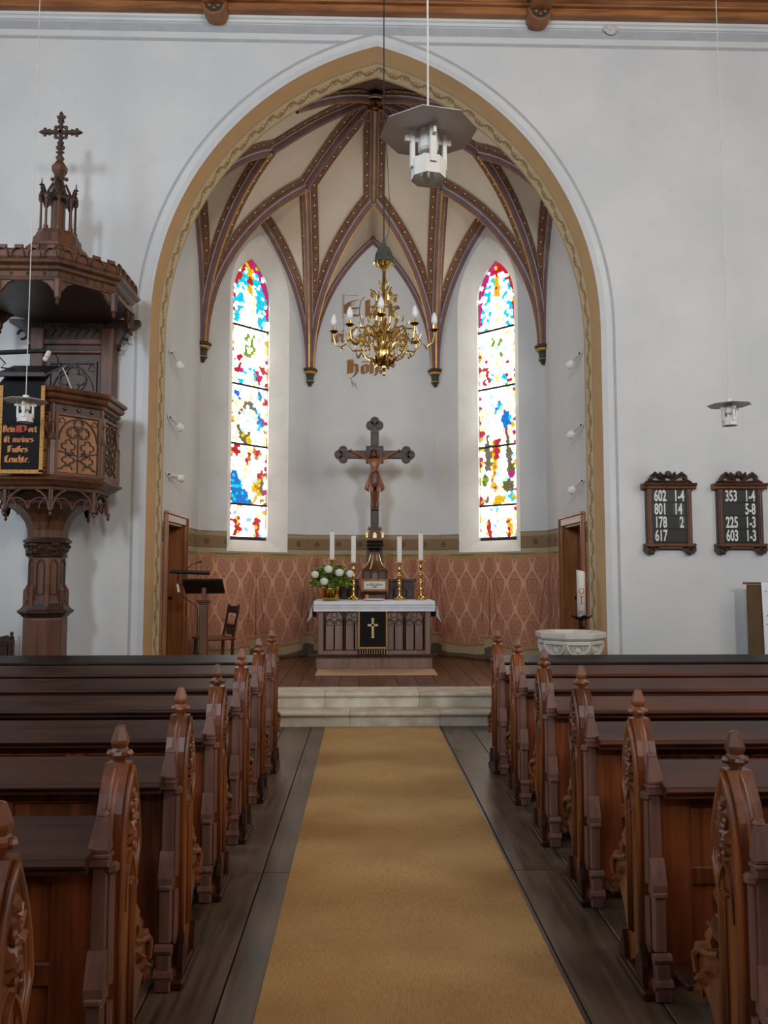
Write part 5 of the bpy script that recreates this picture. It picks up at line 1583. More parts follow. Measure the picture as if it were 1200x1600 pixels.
for k in range(8):
    a = O8 + k * PI / 4
    mb.cbox(-.026, .026, -.022, .022, 1.28, 1.46, .006, Matrix.Rotation(a, 4, 'Z') @ Matrix.Translation((.185, 0, 0)))
    mb.rings([[tuple(Matrix.Rotation(a, 4, 'Z') @ Vector((.185 + q * .022, w_ * .026, 1.46))) for q, w_ in ((-1, -1), (1, -1), (1, 1), (-1, 1))], [tuple(Matrix.Rotation(a, 4, 'Z') @ Vector((.17 + q * .004, w_ * .004, 1.52))) for q, w_ in ((-1, -1), (1, -1), (1, 1), (-1, 1))]])
mb.build('pillar_buttress', M['oak'], sh)
mb = octa(MB(), [(.175, 1.78), (.195, 1.795), (.18, 1.81)]); mb.lathe([(.17, 1.80), (.19, 1.84), (.205, 1.88), (.18, 1.91), (.17, 1.92)], 16)
r_ = random.Random(3)
for k in range(44):
    a = r_.uniform(0, 2 * PI); z = r_.uniform(1.81, 1.91); mb.ball(((.18 + .02 * ((z - 1.81) / .1)) * math.cos(a), (.18 + .02 * ((z - 1.81) / .1)) * math.sin(a), z), (.03, .03, .022), 5, 4)
cp = mb.build('leaf_capital', M['oak_dark'], pul)
mb = octa(MB(), [(.19, 1.915), (.225, 1.93), (.23, 1.95), (.20, 1.965), (.19, 1.98)]); mb.build('neck_ring', M['oak_dark'], pul)
mb = octa(MB(), [(.185, 1.97), (.19, 2.05), (.215, 2.13), (.27, 2.21), (.35, 2.265), (.42, 2.29), (.43, 2.31), (.42, 2.33)]); mb.build('flared_corbel', M['oak'], pul)
mb = octa(MB(), [(.40, 2.30), (.52, 2.42)]); mb.build('soffit', M['oak_dark'], pul)
# arcaded skirt
mb = MB()
rk = .565
for k in range(8):
    F = FR((0, 0, 0), 45 * k); ap = rk * math.cos(O8); hw = rk * math.sin(O8)
    G = lambda u, v, h, F=F, ap=ap: F(u, v, h + ap)
    mb.bar(arc(0, 2.235, hw - .02, 0, 180, 10), .025, .02, G, h0=-.02)
    mb.bar([(-hw + .01, 2.21), (-hw + .01, 2.43)], .03, .025, G, h0=-.02)
    mb.bar([(hw - .01, 2.21), (hw - .01, 2.43)], .03, .025, G, h0=-.02)
    for s_ in (-1, 1):
        mb.bar(arc(s_ * hw * .5, 2.235, hw * .48, 0, 180, 8), .014, .014, G, h0=-.02)
        mb.bar(arc(s_ * hw * .98, 2.235, hw * .5, 90 if s_ > 0 else 0, 180 if s_ > 0 else 90, 6), .012, .014, G, h0=-.02)
    mb.bar([(-hw, 2.425), (hw, 2.425)], .03, .03, G, h0=-.02)
    a = O8 + k * PI / 4
    mb.lathe([(.004, -.04), (.018, -.02), (.012, 0), (.022, .02), (.02, .04)], 6, (rk * math.cos(a), rk * math.sin(a), 2.20))
mb.build('arcaded_skirt', M['oak'], pul)
mb = octa(MB(), [(.50, 2.41), (.58, 2.42), (.585, 2.44), (.63, 2.455), (.655, 2.48), (.695, 2.50), (.70, 2.515), (.665, 2.535), (.655, 2.56), (.64, 2.58)]); mb.build('base_moulding', M['oak'], pul)
mb = octa(MB(), [(.635, 2.53), (.635, 3.25)]); bd = mb.build('body', M['oak_dark'], pul)
mb = octa(MB(), [(.645, 3.22), (.665, 3.235), (.67, 3.25), (.655, 3.262), (.69, 3.275), (.705, 3.295), (.71, 3.31), (.69, 3.318), (.725, 3.335), (.735, 3.355), (.72, 3.375), (.60, 3.38), (.60, 3.25)]); mb.build('cornice', M['oak'], pul)
for k in range(8):
    F0 = FR((0, 0, 0), 45 * k); ap = .635 * math.cos(O8); hw = .635 * math.sin(O8)
    F = lambda u, v, h, F0=F0, ap=ap: F0(u, v, h + ap)
    if 60 < 45 * k < 120: continue
    fm = MB()
    fm.bar([(-hw + .03, 2.56), (-hw + .03, 3.13), (hw - .03, 3.13), (hw - .03, 2.56)], .06, .025, F, True)
    pn = fm.build('panel_frame', M['oak'], pul)
    MB().flat([(-hw + .05, 2.58), (hw - .05, 2.58), (hw - .05, 3.11), (-hw + .05, 3.11)], F, .004).build('panel_field', M['oak_light'], pn)
    mb = MB(); w_ = hw - .055; z0, z1 = 2.585, 3.105; zm = 2.87
    mb.bar([(0, z0), (0, zm + .05)], .014, .018, F)
    mb.bar(lancet(-w_, w_, zm + .02, zm + .02, z1 - zm - .02, 7), .016, .02, F)
    for c, q in (((0, 3.055), .042), ((-.055, 2.965), .05), ((.055, 2.965), .05)):
        mb.bar(circ(c[0], c[1], q * 1.12, 12), .012, .018, F, True); mb.bar(foil(c[0], c[1], q, 3 if q < .045 else 4, 90, 4), .008, .014, F, True)
    for s_ in (-1, 1):
        for zc_, q in ((2.83, .068), (2.70, .06)):
            mb.bar(foil(s_ * w_ * .5, zc_, q, 4, 90, 4), .014, .018, F, True)
        mb.bar([(0, zm - .16), (s_ * w_, z0 + .02)], .014, .018, F); mb.bar(arc(s_ * w_ * .55, z0 + .02, .05, 0, 180, 6), .012, .016, F)
        mb.bar([(s_ * w_, 2.78), (s_ * .02, 2.745)], .016, .02, F)
        mb.bar(foil(s_ * w_ * .85, 3.07, .03, 3, 90, 3), .008, .014, F, True)
        for j in range(3): mb.leaf((s_ * .035 + s_ * .02 * j, 2.745 + .012 * j), .05, .018, .02, rad(90 - s_ * (30 + 60 * j)), F)
    mb.build('tracery', M['oak_dark'], pn)
    for s_ in (-1, 0, 1):
        q = F(s_ * hw * .55, 3.185, .01)
        MB().ball(q, .02, 8, 5).build('rosette', M['oak_dark'], pn)
    a = rad(45 * k) + O8
    mb = MB()
    R1 = .635
    cx, cy = R1 * math.cos(a), R1 * math.sin(a)
    mb.tube([(cx, cy, 2.92), (cx, cy, 3.24)], .016, 6)
    mb.cbox(-.032, .032, -.026, .026, 2.54, 2.88, .006, Matrix.Translation((cx, cy, 0)) @ Matrix.Rotation(a, 4, 'Z'))
    mb.rings([[tuple(Matrix.Translation((cx, cy, 0)) @ Matrix.Rotation(a, 4, 'Z') @ Vector((x * .03, y * .036, 2.88))) for x, y in ((-1, -1), (1, -1), (1, 1), (-1, 1))], [tuple(Matrix.Translation((cx, cy, 0)) @ Matrix.Rotation(a, 4, 'Z') @ Vector((x * .006, y * .006, 2.97))) for x, y in ((-1, -1), (1, -1), (1, 1), (-1, 1))]])
    mb.lathe([(.016, 0), (.028, .01), (.028, .025), (.016, .035)], 6, (cx, cy, 3.04))
    mb.build('corner_buttress', M['oak'], pul)
# back board rising to the canopy
mb = MB().box(-.36, .32, .60, .73, 2.5, 4.4); db = mb.build('back_board', M['oak_dark'], pul)
mb = MB()
for a, b in ((-.47, -.33), (.29, .43)): mb.cbox(a, b, .54, .73, 2.6, 4.30, .012)
mb.cbox(-.34, .30, .57, .62, 4.12, 4.19, .01); mb.cbox(-.34, .30, .56, .62, 4.02, 4.06, .01)
mb.build('posts', M['oak'], db)
mb = MB(); F = lambda u, v, h: (u - .02, .60 - h, v)
mb.bar([(-.25, 3.30), (-.25, 3.92), (.25, 3.92), (.25, 3.30)], .05, .02, F, True)
mb.bar(foil(0, 3.74, .14, 4, 90, 5), .022, .02, F, True); mb.bar(circ(0, 3.74, .15, 18), .012, .02, F, True)
for s_ in (-1, 1): mb.bar(foil(s_ * .14, 3.52, .085, 4, 45, 4), .018, .018, F, True); mb.bar(foil(s_ * .2, 3.86, .04, 3, 90, 3), .01, .015, F, True)
mb.bar(lancet(-.23, .23, 3.40, 3.55, .36, 8), .02, .02, F)
for k in range(6): mb.bar([(-.26 + .09 * k, 4.21), (-.20 + .09 * k, 4.29), (-.24 + .09 * k, 4.33)], .016, .015, F)
mb.build('back_tracery', M['oak_dark'], db)
for s_ in (-1, 1):
    mb = MB()
    c = -.02 + s_ * .45
    for k in range(3): mb.leaf((0, 0), .07, .025, .03, rad(90 - s_ * (20 + 50 * k)), lambda u, v, h, c=c: (c + u, .62 - h, 4.10 + v))
    mb.prism([(c, 3.9), (c + s_ * .02, 4.12), (c + s_ * .10, 4.28), (c + s_ * .26, 4.37), (c + s_ * .26, 4.41), (c - s_ * .1, 4.41), (c - s_ * .1, 3.9)], .60, .68, 'y')
    mb.tube([(c + s_ * (.12 + .05 * math.cos(t_)), .62, 4.29 - .05 + .05 * math.sin(t_)) for t_ in [q * .5 for q in range(0, 11)]], .016, 6)
    mb.build('scroll_bracket', M['oak_dark'], db)
# canopy (sounding board)
cy = 4.40
cn = octa(MB(), [(.30, 4.36), (.70, 4.37), (.72, 4.39)]).build('canopy_soffit', M['oak_dark'], pul)
mb = octa(MB(), [(.69, 4.37), (.755, 4.375), (.765, 4.40), (.75, 4.41), (.745, 4.46), (.775, 4.475), (.785, 4.50), (.83, 4.52), (.84, 4.545), (.825, 4.56), (.80, 4.565), (.60, 4.57)])
mb.build('canopy_cornice', M['oak'], cn)
mb = MB()
for k in range(8):
    F0 = FR((0, 0, 0), 45 * k); ap = .79 * math.cos(O8); hw = .79 * math.sin(O8)
    F = lambda u, v, h, F0=F0, ap=ap: F0(u, v, h + ap)
    n = 4; w_ = 2 * hw / n
    mb.bar([(-hw, 4.62), (hw, 4.62)], .10, .012, F, h0=-.012)
    for j in range(n):
        c = -hw + w_ * (j + .5)
        mb.bar(lancet(c - w_ * .38, c + w_ * .38, 4.575, 4.60, .065, 4), .012, .022, F)
        mb.bar([(c - w_ * .25, 4.685), (c + w_ * .25, 4.685)], .045, .016, F, h0=-.016)
        mb.bar([(c - w_ * .25, 4.685), (c + w_ * .25, 4.685)], .045, -.01, F, h0=-.016)
mb.build('battlement_crest', M['oak'], cn)
mb = MB()
for k in range(8):
    F0 = FR((0, 0, 0), 45 * k); ap = .735 * math.cos(O8); hw = .735 * math.sin(O8)
    F = lambda u, v, h, F0=F0, ap=ap: F0(u, v, h + ap)
    for j in range(3): mb.ball(F((j - 1) * hw * .55, 4.435, .004), .022, 6, 4)
mb.build('cornice_rosettes', M['oak_dark'], cn)
for k in range(8):
    mb = MB()
    a = O8 + k * PI / 4
    cx, cy_ = .74 * math.cos(a), .74 * math.sin(a)
    mb.lathe([(.004, 4.14), (.022, 4.165), (.012, 4.19), (.03, 4.21), (.035, 4.27), (.04, 4.38)], 6, (cx, cy_, 0))
    for s_ in (-1, 1):
        b = a + s_ * (PI / 2 + O8)
        mb.rings([[(cx + d * math.cos(b) * 1.0, cy_ + d * math.sin(b), z0), (cx + d * math.cos(b), cy_ + d * math.sin(b), 4.385), (cx + d * math.cos(b) - .025 * math.cos(a), cy_ + d * math.sin(b) - .025 * math.sin(a), 4.385), (cx + d * math.cos(b) - .025 * math.cos(a), cy_ + d * math.sin(b) - .025 * math.sin(a), z0)] for d, z0 in ((0, 4.24), (.05, 4.29), (.09, 4.345), (.15, 4.375))])
    mb.build('corner_pendant', M['oak'], cn)
mb = octa(MB(), [(.60, 4.57), (.52, 4.70), (.34, 4.86), (.30, 4.90), (.30, 4.93), (.24, 4.96), (.23, 5.05), (.21, 5.06), (.20, 5.10), (.16, 5.11)]); mb.build('stepped_roof', M['oak'], cn)
mb = MB()
for k in range(8):
    a = O8 + k * PI / 4; q = .165
    mb.lathe([(.024, 5.10), (.026, 5.14), (.013, 5.15), (.012, 5.42), (.022, 5.43), (.024, 5.46)], 6, (q * math.cos(a), q * math.sin(a), 0))
mb.lathe([(.07, 5.10), (.07, 5.5)], 8, ph=O8)
ln = mb.build('lantern', M['oak'], cn)
mb = MB()
for k in range(8):
    F0 = FR((0, 0, 0), 45 * k); ap = .168
    F = lambda u, v, h, F0=F0, ap=ap: F0(u, v, h + ap)
    mb.bar([(-.065, 5.46), (0, 5.58), (.065, 5.46)], .03, .02, F, h0=-.015); mb.bar(arc(0, 5.44, .045, 0, 180, 6), .016, .015, F, h0=-.01)
    if k % 2 == 0:
        a = rad(45 * k) + O8
        mb.lathe([(.028, 5.44), (.028, 5.50), (.006, 5.56), (.02, 5.575), (.006, 5.59), (.03, 5.61), (.008, 5.625), (.004, 5.68)], 4, (.165 * math.cos(a), .165 * math.sin(a), 0))
mb.lathe([(.15, 5.45), (.09, 5.52), (.05, 5.66), (.035, 5.70)], 8, ph=O8)
mb.build('gables_and_pinnacles', M['oak_dark'], ln)
mb = octa(MB(), [(.035, 5.68), (.055, 5.72), (.05, 5.74), (.075, 5.78), (.078, 5.83), (.05, 5.87), (.03, 5.90), (.045, 5.93), (.03, 5.95)])
for k in range(4): a = k * PI / 2; mb.ball((.07 * math.cos(a), .07 * math.sin(a), 5.70), (.025, .025, .02), 6, 4)
mb.build('spire_knop', M['oak'], ln)
mb = MB().cbox(-.018, .018, -.018, .018, 5.94, 6.38, .004).cbox(-.19, .19, -.018, .018, 6.19, 6.226, .004)
F = FY(-.012, 0, 6.208)
for a in (0, 90, 180, 270):
    c, s_ = math.cos(rad(a)), math.sin(rad(a))
    Q = lambda r, d: (r * c - d * s_, 0, 6.208 + r * s_ + d * c)
    mb.ball(Q(.185, 0), (.022, .018, .022), 6, 4); mb.ball(Q(.165, .03), (.02, .016, .02), 6, 4); mb.ball(Q(.165, -.03), (.02, .016, .02), 6, 4)
    mb.lathe([(.024, 0), (.003, .035)], 5, M=Matrix.Translation(Q(.195, 0)) @ Matrix.Rotation(rad(90 - a), 4, 'Y'))
    for d in (-1, 1): mb.ball(Q(.115, d * .024), (.014, .014, .014), 5, 4); mb.ball(Q(.135, d * .022), (.01, .012, .01), 5, 4)
    mb.ball(Q(.075, .0), (.018, .014, .018), 6, 4)
for a in (45, 135, 225, 315): mb.ball((.072 * math.cos(rad(a)), 0, 6.208 + .072 * math.sin(rad(a))), (.024, .016, .024), 6, 4)
mb.tube([(.066 * math.cos(k * PI / 8), 0, 6.208 + .066 * math.sin(k * PI / 8)) for k in range(16)], .013, 5, True)
for s_ in (-1, 1):
    for z in (5.99, 6.03): mb.ball((s_ * .028, 0, z), (.018, .014, .014), 5, 4)
mb.build('spire_cross', M['oak_dark'], ln)

# pulpit hanging and reading lamp
hc_ = thing('pulpit_hanging', 'black cloth with ochre border and blackletter verse hung over the pulpit front', 'cloth', (PX, PY - .735 * math.cos(O8) - .02, 0))
mb = MB()
hw = .195
rs = [[(x, y, z) for x in (-hw - .02, -hw * .5, 0, hw * .5, hw)] for y, z in ((.16, 3.52), (.06, 3.44), (-.005, 3.385), (-.012, 3.36), (-.012, 3.0), (-.008, 2.56))]
mb.rings(rs, False, False); mb.build('velvet', M['velvet'], hc_)
mb = MB()
for a, b, c, d in ((-hw - .012, -hw + .02, 2.55, 3.36), (hw - .02, hw + .012, 2.55, 3.36), (-hw - .012, hw + .012, 2.54, 2.575)): mb.box(a, b, -.018, -.006, c, d)
mb.build('ochre_border', M['braid'], hc_)
mb = MB()
for k in range(26):
    for s_ in (-1, 1): mb.box(s_ * (hw - .003) - .003, s_ * (hw - .003) + .003, -.0195, -.018, 2.56 + .031 * k, 2.568 + .031 * k)
for k in range(13): mb.box(-hw + .03 * k, -hw + .008 + .03 * k, -.0195, -.018, 2.554, 2.56)
mb.build('border_stitches', M['red_thread'], hc_)
mb = MB(); F = FY(-.0125)
black_text(mb, 'Dein', F, .042, .112, -.165, 2.925, 1.35); mb.build('verse_lettering', M['copper_thread'], hc_); mb = MB(); black_text(mb, 'ort', F, .042, .082, .068, 2.925, 1.35); mb.build('verse_lettering', M['copper_thread'], hc_); mb = MB()
black_text(mb, 'ift meines', F, .040, .27, -.152, 2.83, 1.35); mb.build('verse_lettering', M['copper_thread'], hc_); mb = MB()
black_text(mb, 'Fuzes', F, .040, .185, -.115, 2.738, 1.35); mb.build('verse_lettering', M['copper_thread'], hc_); mb = MB()
black_text(mb, 'Leuchte.', F, .042, .225, -.14, 2.645, 1.35)
mb.build('verse_lettering', M['copper_thread'], hc_)
mb = MB(); black_text(mb, 'W', F, .042, .10, -.045, 2.925, 1.6, .002); mb.build('red_initial', M['red_thread'], hc_)
dk = thing('pulpit_desk', 'dark slanted reading desk on the pulpit rim above the black cloth', 'desk', (PX, PY - .55, 0))
MB().rings([[(-.24, -.20, 3.44), (.22, -.20, 3.44), (.22, .20, 3.62), (-.24, .20, 3.62)], [(-.24, -.21, 3.46), (.22, -.21, 3.46), (.22, .19, 3.64), (-.24, .19, 3.64)]]).build('desk_board', M['front_dark'], dk)
MB().cbox(-.24, .22, -.225, -.2, 3.43, 3.475, .004).build('book_stop', M['front_dark'], dk)
MB().box(-.05, .05, -.03, .03, 3.2, 3.53).build('desk_bracket', M['oak_dark'], dk)
lp = thing('pulpit_lamp', 'black tube reading lamp on an arm above the pulpit desk', 'lamp', (PX, PY - .55, 0))
MB().tube([(-.62, -.06, 3.68), (.17, -.06, 3.72)], .022, 10).build('lamp_tube', M['black'], lp)
MB().tube([(-.30, -.06, 3.69), (-.22, -.04, 3.60), (-.26, -.04, 3.56), (-.12, -.02, 3.545)], .007, 6).build('lamp_arm', M['black'], lp)
mb = MB().tube([(.20, -.08, 3.70), (.19, -.12, 3.64)], .022, 8); mb.ball((.187, -.13, 3.62), .024); mb.build('spot_head', M['white_metal'], lp)
MB().tube([(.24, -.06, 3.70), (.27, -.02, 3.64), (.24, .0, 3.58)], .006, 5).build('lamp_cable', M['black'], lp)
mc = thing('microphone', 'thin gooseneck microphone on the pulpit rim beside the lamp', 'microphone', (PX + .36, PY - .45, 3.37))
MB().tube([(0, 0, 0), (-.03, -.02, .10), (-.08, -.05, .22)], .005, 5).build('gooseneck', M['white_metal'], mc)
MB().tube([(-.08, -.05, .22), (-.10, -.06, .26)], .009, 6).build('capsule', M['black'], mc)

# ================================================================== LAMPS
def pendant(x, y, z, lab, rz):
    t = thing('pendant_lamp', lab, 'lamp', (x, y, z), rad(rz), 'octagonal pendant lamps')
    mb = MB().lathe([(.005, .012), (.185, -.004), (.187, -.007), (.005, .006)], 8, ph=O8); mb.build('octagon_shade', M['shade'], t)
    MB().lathe([(.006, .05), (.026, .045), (.026, .008)], 10).build('ceiling_grip', M['white_metal'], t)
    MB().tube([(0, 0, .045), (.004, 0, NZ - z)], .004, 5).build('cable', M['cable'], t)
    MB().lathe([(.03, .006), (.04, .0), (.04, -.075), (.034, -.085)], 12).build('lamp_holder', M['white_metal'], t)
    mb = MB()
    for k in range(4):
        a = k * PI / 2
        Mx = Matrix.Rotation(a, 4, 'Z')
        mb = MB().box(.055, .07, -.012, .012, -.15, -.01, Mx); mb.box(.0, .09, -.006, .006, -.05, -.028, Mx)
        mb.build('strap', M['white_metal'], t)
    mb = MB()
    mb.rings([[(r * math.cos(O8 + k * PI / 4), r * math.sin(O8 + k * PI / 4), zz) for k in range(8)] for r, zz in ((.066, -.12), (.066, -.19), (.062, -.19), (.062, -.12), (.066, -.12))], True, False)
    mb.build('octagon_ring', M['white_metal'], t)
    mb = MB().tube([(-.014, 0, -.09), (-.014, 0, -.18), (-.008, 0, -.19), (.008, 0, -.19), (.014, 0, -.18), (.014, 0, -.09)], .009, 8)
    mb.build('lamp_tube', M['bulb'], t, True)
    return t
pendant(0.04, 2.92, 3.305, 'nearest and largest grey octagonal pendant lamp, hanging before the arch', 12)
pendant(-3.12, 6.9, 3.115, 'small grey octagonal pendant lamp hanging before the pulpit', 8)
pendant(3.03, 6.9, 3.115, 'small grey octagonal pendant lamp hanging above the hymn boards', 8)

# spotlights on the chancel side walls
def spot(y, z, side, lab, tilt):
    x = AX + side * (AP - .002)
    t = thing('spotlight', lab, 'spotlight', (x, y, z), 0, 'white spotlights behind the arch')
    s_ = -side
    a = Vector((s_ * .012, 0, 0)); b = Vector((s_ * .05, .05, -.02))
    d = Vector((s_ * .35, .75, tilt)).normalized()
    MB().lathe([(.012, 0), (.03, .004), (.03, .012), (.01, .02)], 8, M=Matrix.Rotation(rad(90 * s_), 4, 'Y')).build('wall_plate', M['white_metal'], t)
    mb = MB().tube([a, b], .008, 6); mb.build('joint', M['iron'], t)
    mb = MB().tube([b - d * .03, b + d * .10], [.026, .024], 10); mb.build('neck', M['white_metal'], t)
    mb = MB().tube([b + d * .09, b + d * .115, b + d * .155, b + d * .19, b + d * .20], [.022, .036, .048, .05, .036], 12); mb.build('reflector_bulb', M['bulb'], t, True)
for z, tl, n in ((4.29, -.75, 'upper'), (3.50, -.45, 'middle'), (2.815, -.08, 'lower')):
    spot(9.55, z, -1, '%s white spotlight of three on the chancel wall near the pulpit' % n, tl)
for z, tl, n in ((4.30, -.55, 'upper'), (3.42, -.5, 'middle'), (2.74, -.5, 'lower')):
    spot(9.47, z, 1, '%s white spotlight of three on the chancel wall near the font' % n, tl)

# ================================================================== CHANDELIER
ch = thing('chandelier', 'gilded scrolled chandelier with eight candle bulbs hanging before the arch', 'chandelier', (0.0, 7.8, 0))
MB().tube([(0, 0, 4.93), (.0, 0, NZ)], .006, 5).build('suspension_cable', M['cable_dark'], ch)
MB().tube([(0, 0, 4.92), (.05, .01, 5.05), (.055, .01, 5.4), (.03, 0, 5.9), (.006, 0, 6.5)], .003, 4).build('electric_cord', M['cable_dark'], ch)
mb = MB().lathe([(.006, 4.98), (.02, 4.93), (.03, 4.90), (.055, 4.875), (.07, 4.84), (.082, 4.76), (.085, 4.73), (.01, 4.74)], 18)
for k in range(18): a = k * PI / 9; mb.tube([(.05 * math.cos(a), .05 * math.sin(a), 4.875), (.078 * math.cos(a), .078 * math.sin(a), 4.81), (.088 * math.cos(a), .088 * math.sin(a), 4.725)], .009, 5)
mb.build('tassel', M['tassel'], ch)
mb = MB().lathe([(.02, 4.63), (.035, 4.66), (.06, 4.70), (.08, 4.735), (.04, 4.74)], 14)
for k in range(8): a = k * PI / 4; mb.tube([(.05 * math.cos(a), .05 * math.sin(a), 4.69), (.09 * math.cos(a), .09 * math.sin(a), 4.73), (.105 * math.cos(a), .105 * math.sin(a), 4.71)], [.016, .014, .005], 5)
mb.build('leaf_cup', M['gilt'], ch)
mb = MB().lathe([(.012, 3.62), (.03, 3.66), (.02, 3.69), (.055, 3.73), (.07, 3.80), (.05, 3.87), (.045, 3.93), (.07, 3.98), (.075, 4.03), (.045, 4.07), (.03, 4.12), (.022, 4.2), (.025, 4.22), (.018, 4.24), (.018, 4.63)], 14)
mb.ball((0, 0, 3.60), (.018, .018, .03)); 
st_ = mb.build('stem', M['gilt'], ch, True)
r_ = random.Random(9)
for nm, zz, rr, n, L in (('acanthus_crown', 4.0, .075, 10, .085), ('acanthus_collar', 3.86, .06, 9, .075), ('acanthus_cup', 3.72, .055, 8, .07)):
    mb = MB()
    for k in range(n):
        a = 2 * PI * k / n + r_.uniform(-.1, .1)
        F0 = FR((rr * math.cos(a), rr * math.sin(a), zz), math.degrees(a))
        mb.tube([(rr * .6 * math.cos(a), rr * .6 * math.sin(a), zz - .03), ((rr + L * .6) * math.cos(a), (rr + L * .6) * math.sin(a), zz + .005), ((rr + L) * math.cos(a + .1), (rr + L) * math.sin(a + .1), zz + L * .55)], [.02, .018, .005], 5)
        mb.ball(((rr + .01) * math.cos(a + .3), (rr + .01) * math.sin(a + .3), zz - .02), (.018, .018, .02), 5, 4)
    mb.build(nm, M['bronze'] if nm == 'acanthus_cup' else M['gilt'], st_)
mb = MB()
for k in range(4):
    a = k * PI / 2 + .5
    P = lambda r, z: (r * math.cos(a), r * math.sin(a), z)
    mb.tube([P(.05, 4.02), P(.12, 4.08), P(.15, 4.16), P(.12, 4.24), P(.08, 4.30), P(.085, 4.38), P(.12, 4.42), P(.145, 4.39), P(.13, 4.36)], [.011, .011, .010, .012, .010, .009, .009, .008, .006], 6)
    for r, z, q in ((.15, 4.16, .022), (.08, 4.30, .02), (.13, 4.37, .022), (.11, 4.24, .018), (.145, 4.42, .012)): mb.ball(P(r, z), (q, q, q * 1.2), 6, 4)
    mb.tube([P(.03, 4.45), P(.055, 4.50), P(.05, 4.54)], [.01, .008, .004], 5); mb.tube([P(.03, 4.35), P(.06, 4.38), P(.055, 4.43)], [.012, .009, .004], 5)
mb.build('upper_scrolls', M['gilt'], st_)
for k in range(8):
    a = k * PI / 4 - PI / 2 - .08
    ro = .50 if k % 2 == 0 else .44; zz = 4.03 if k % 2 == 0 else 4.0
    P = lambda r, z, da=0.0: (r * math.cos(a + da), r * math.sin(a + da), z)
    am = MB()
    pth = [(.05, 3.92, 0), (.12, 3.98, .05), (.20, 4.06, .1), (.28, 4.06, .12), (.33, 3.98, .1), (.37, 3.90, .06), (.43, 3.87, .02), (.48, 3.90, 0), (.50, 3.97, 0), (.50, 4.03, 0)]
    am.tube([P(r * ro / .5, z + zz - 4.03, d) for r, z, d in pth], [.011, .011, .010, .010, .010, .009, .009, .009, .009, .009], 6)
    sw_ = [(.26, 3.96), (.22, 3.90), (.24, 3.83), (.31, 3.82), (.35, 3.87), (.33, 3.92), (.29, 3.91)]
    am.tube([P(r * ro / .5, z, .1) for r, z in sw_], [.009, .008, .008, .008, .007, .006, .005], 6)
    for r, z, q in ((.31, 4.03, .016), (.36, 3.93, .015), (.24, 3.83, .013), (.2, 4.06, .014), (.42, 3.86, .013), (.29, 3.91, .012)): am.ball(P(r * ro / .5, z + (zz - 4.03), .08), (q, q, q * .9), 6, 4)
    for r, z, dz in ((.30, 4.06, .07), (.40, 3.88, -.05), (.22, 4.07, .06), (.35, 3.95, .07)): am.tube([P(r * ro / .5, z), P((r + .02) * ro / .5, z + dz * .6), P((r + .035) * ro / .5, z + dz)], [.008, .008, .003], 5)
    arm = am.build('scroll_arm', M['gilt'], ch)
    MB().lathe([(.012, -.02), (.035, -.006), (.045, 0), (.043, .006), (.012, .006)], 12, P(ro, zz)).build('drip_dish', M['bronze'], arm)
    MB().lathe([(.016, .004), (.017, .05), (.012, .052)], 10, P(ro, zz)).build('candle_sleeve', M['brass'], arm)
    MB().lathe([(.014, .05), (.027, .078), (.032, .10), (.028, .13), (.014, .165), (.003, .182)], 12, P(ro, zz)).build('candle_bulb', M['bulb'], arm, True)
mb = MB()
for k in range(8):
    a = k * PI / 4 + .3
    P = lambda r, z: (r * math.cos(a), r * math.sin(a), z)
    mb.tube([P(.04, 3.80), P(.14, 3.74), P(.2, 3.78), P(.24, 3.86), P(.21, 3.92), P(.17, 3.89)], [.008, .008, .008, .008, .007, .005], 5)
    mb.tube([P(.05, 3.70), P(.10, 3.67), P(.12, 3.71)], [.012, .01, .004], 5)
    for r, z in ((.14, 3.745), (.24, 3.86), (.18, 3.9), (.1, 3.68)): mb.ball(P(r, z), (.013, .013, .012), 5, 4)
mb.build('lower_scrolls', M['gilt'], st_)

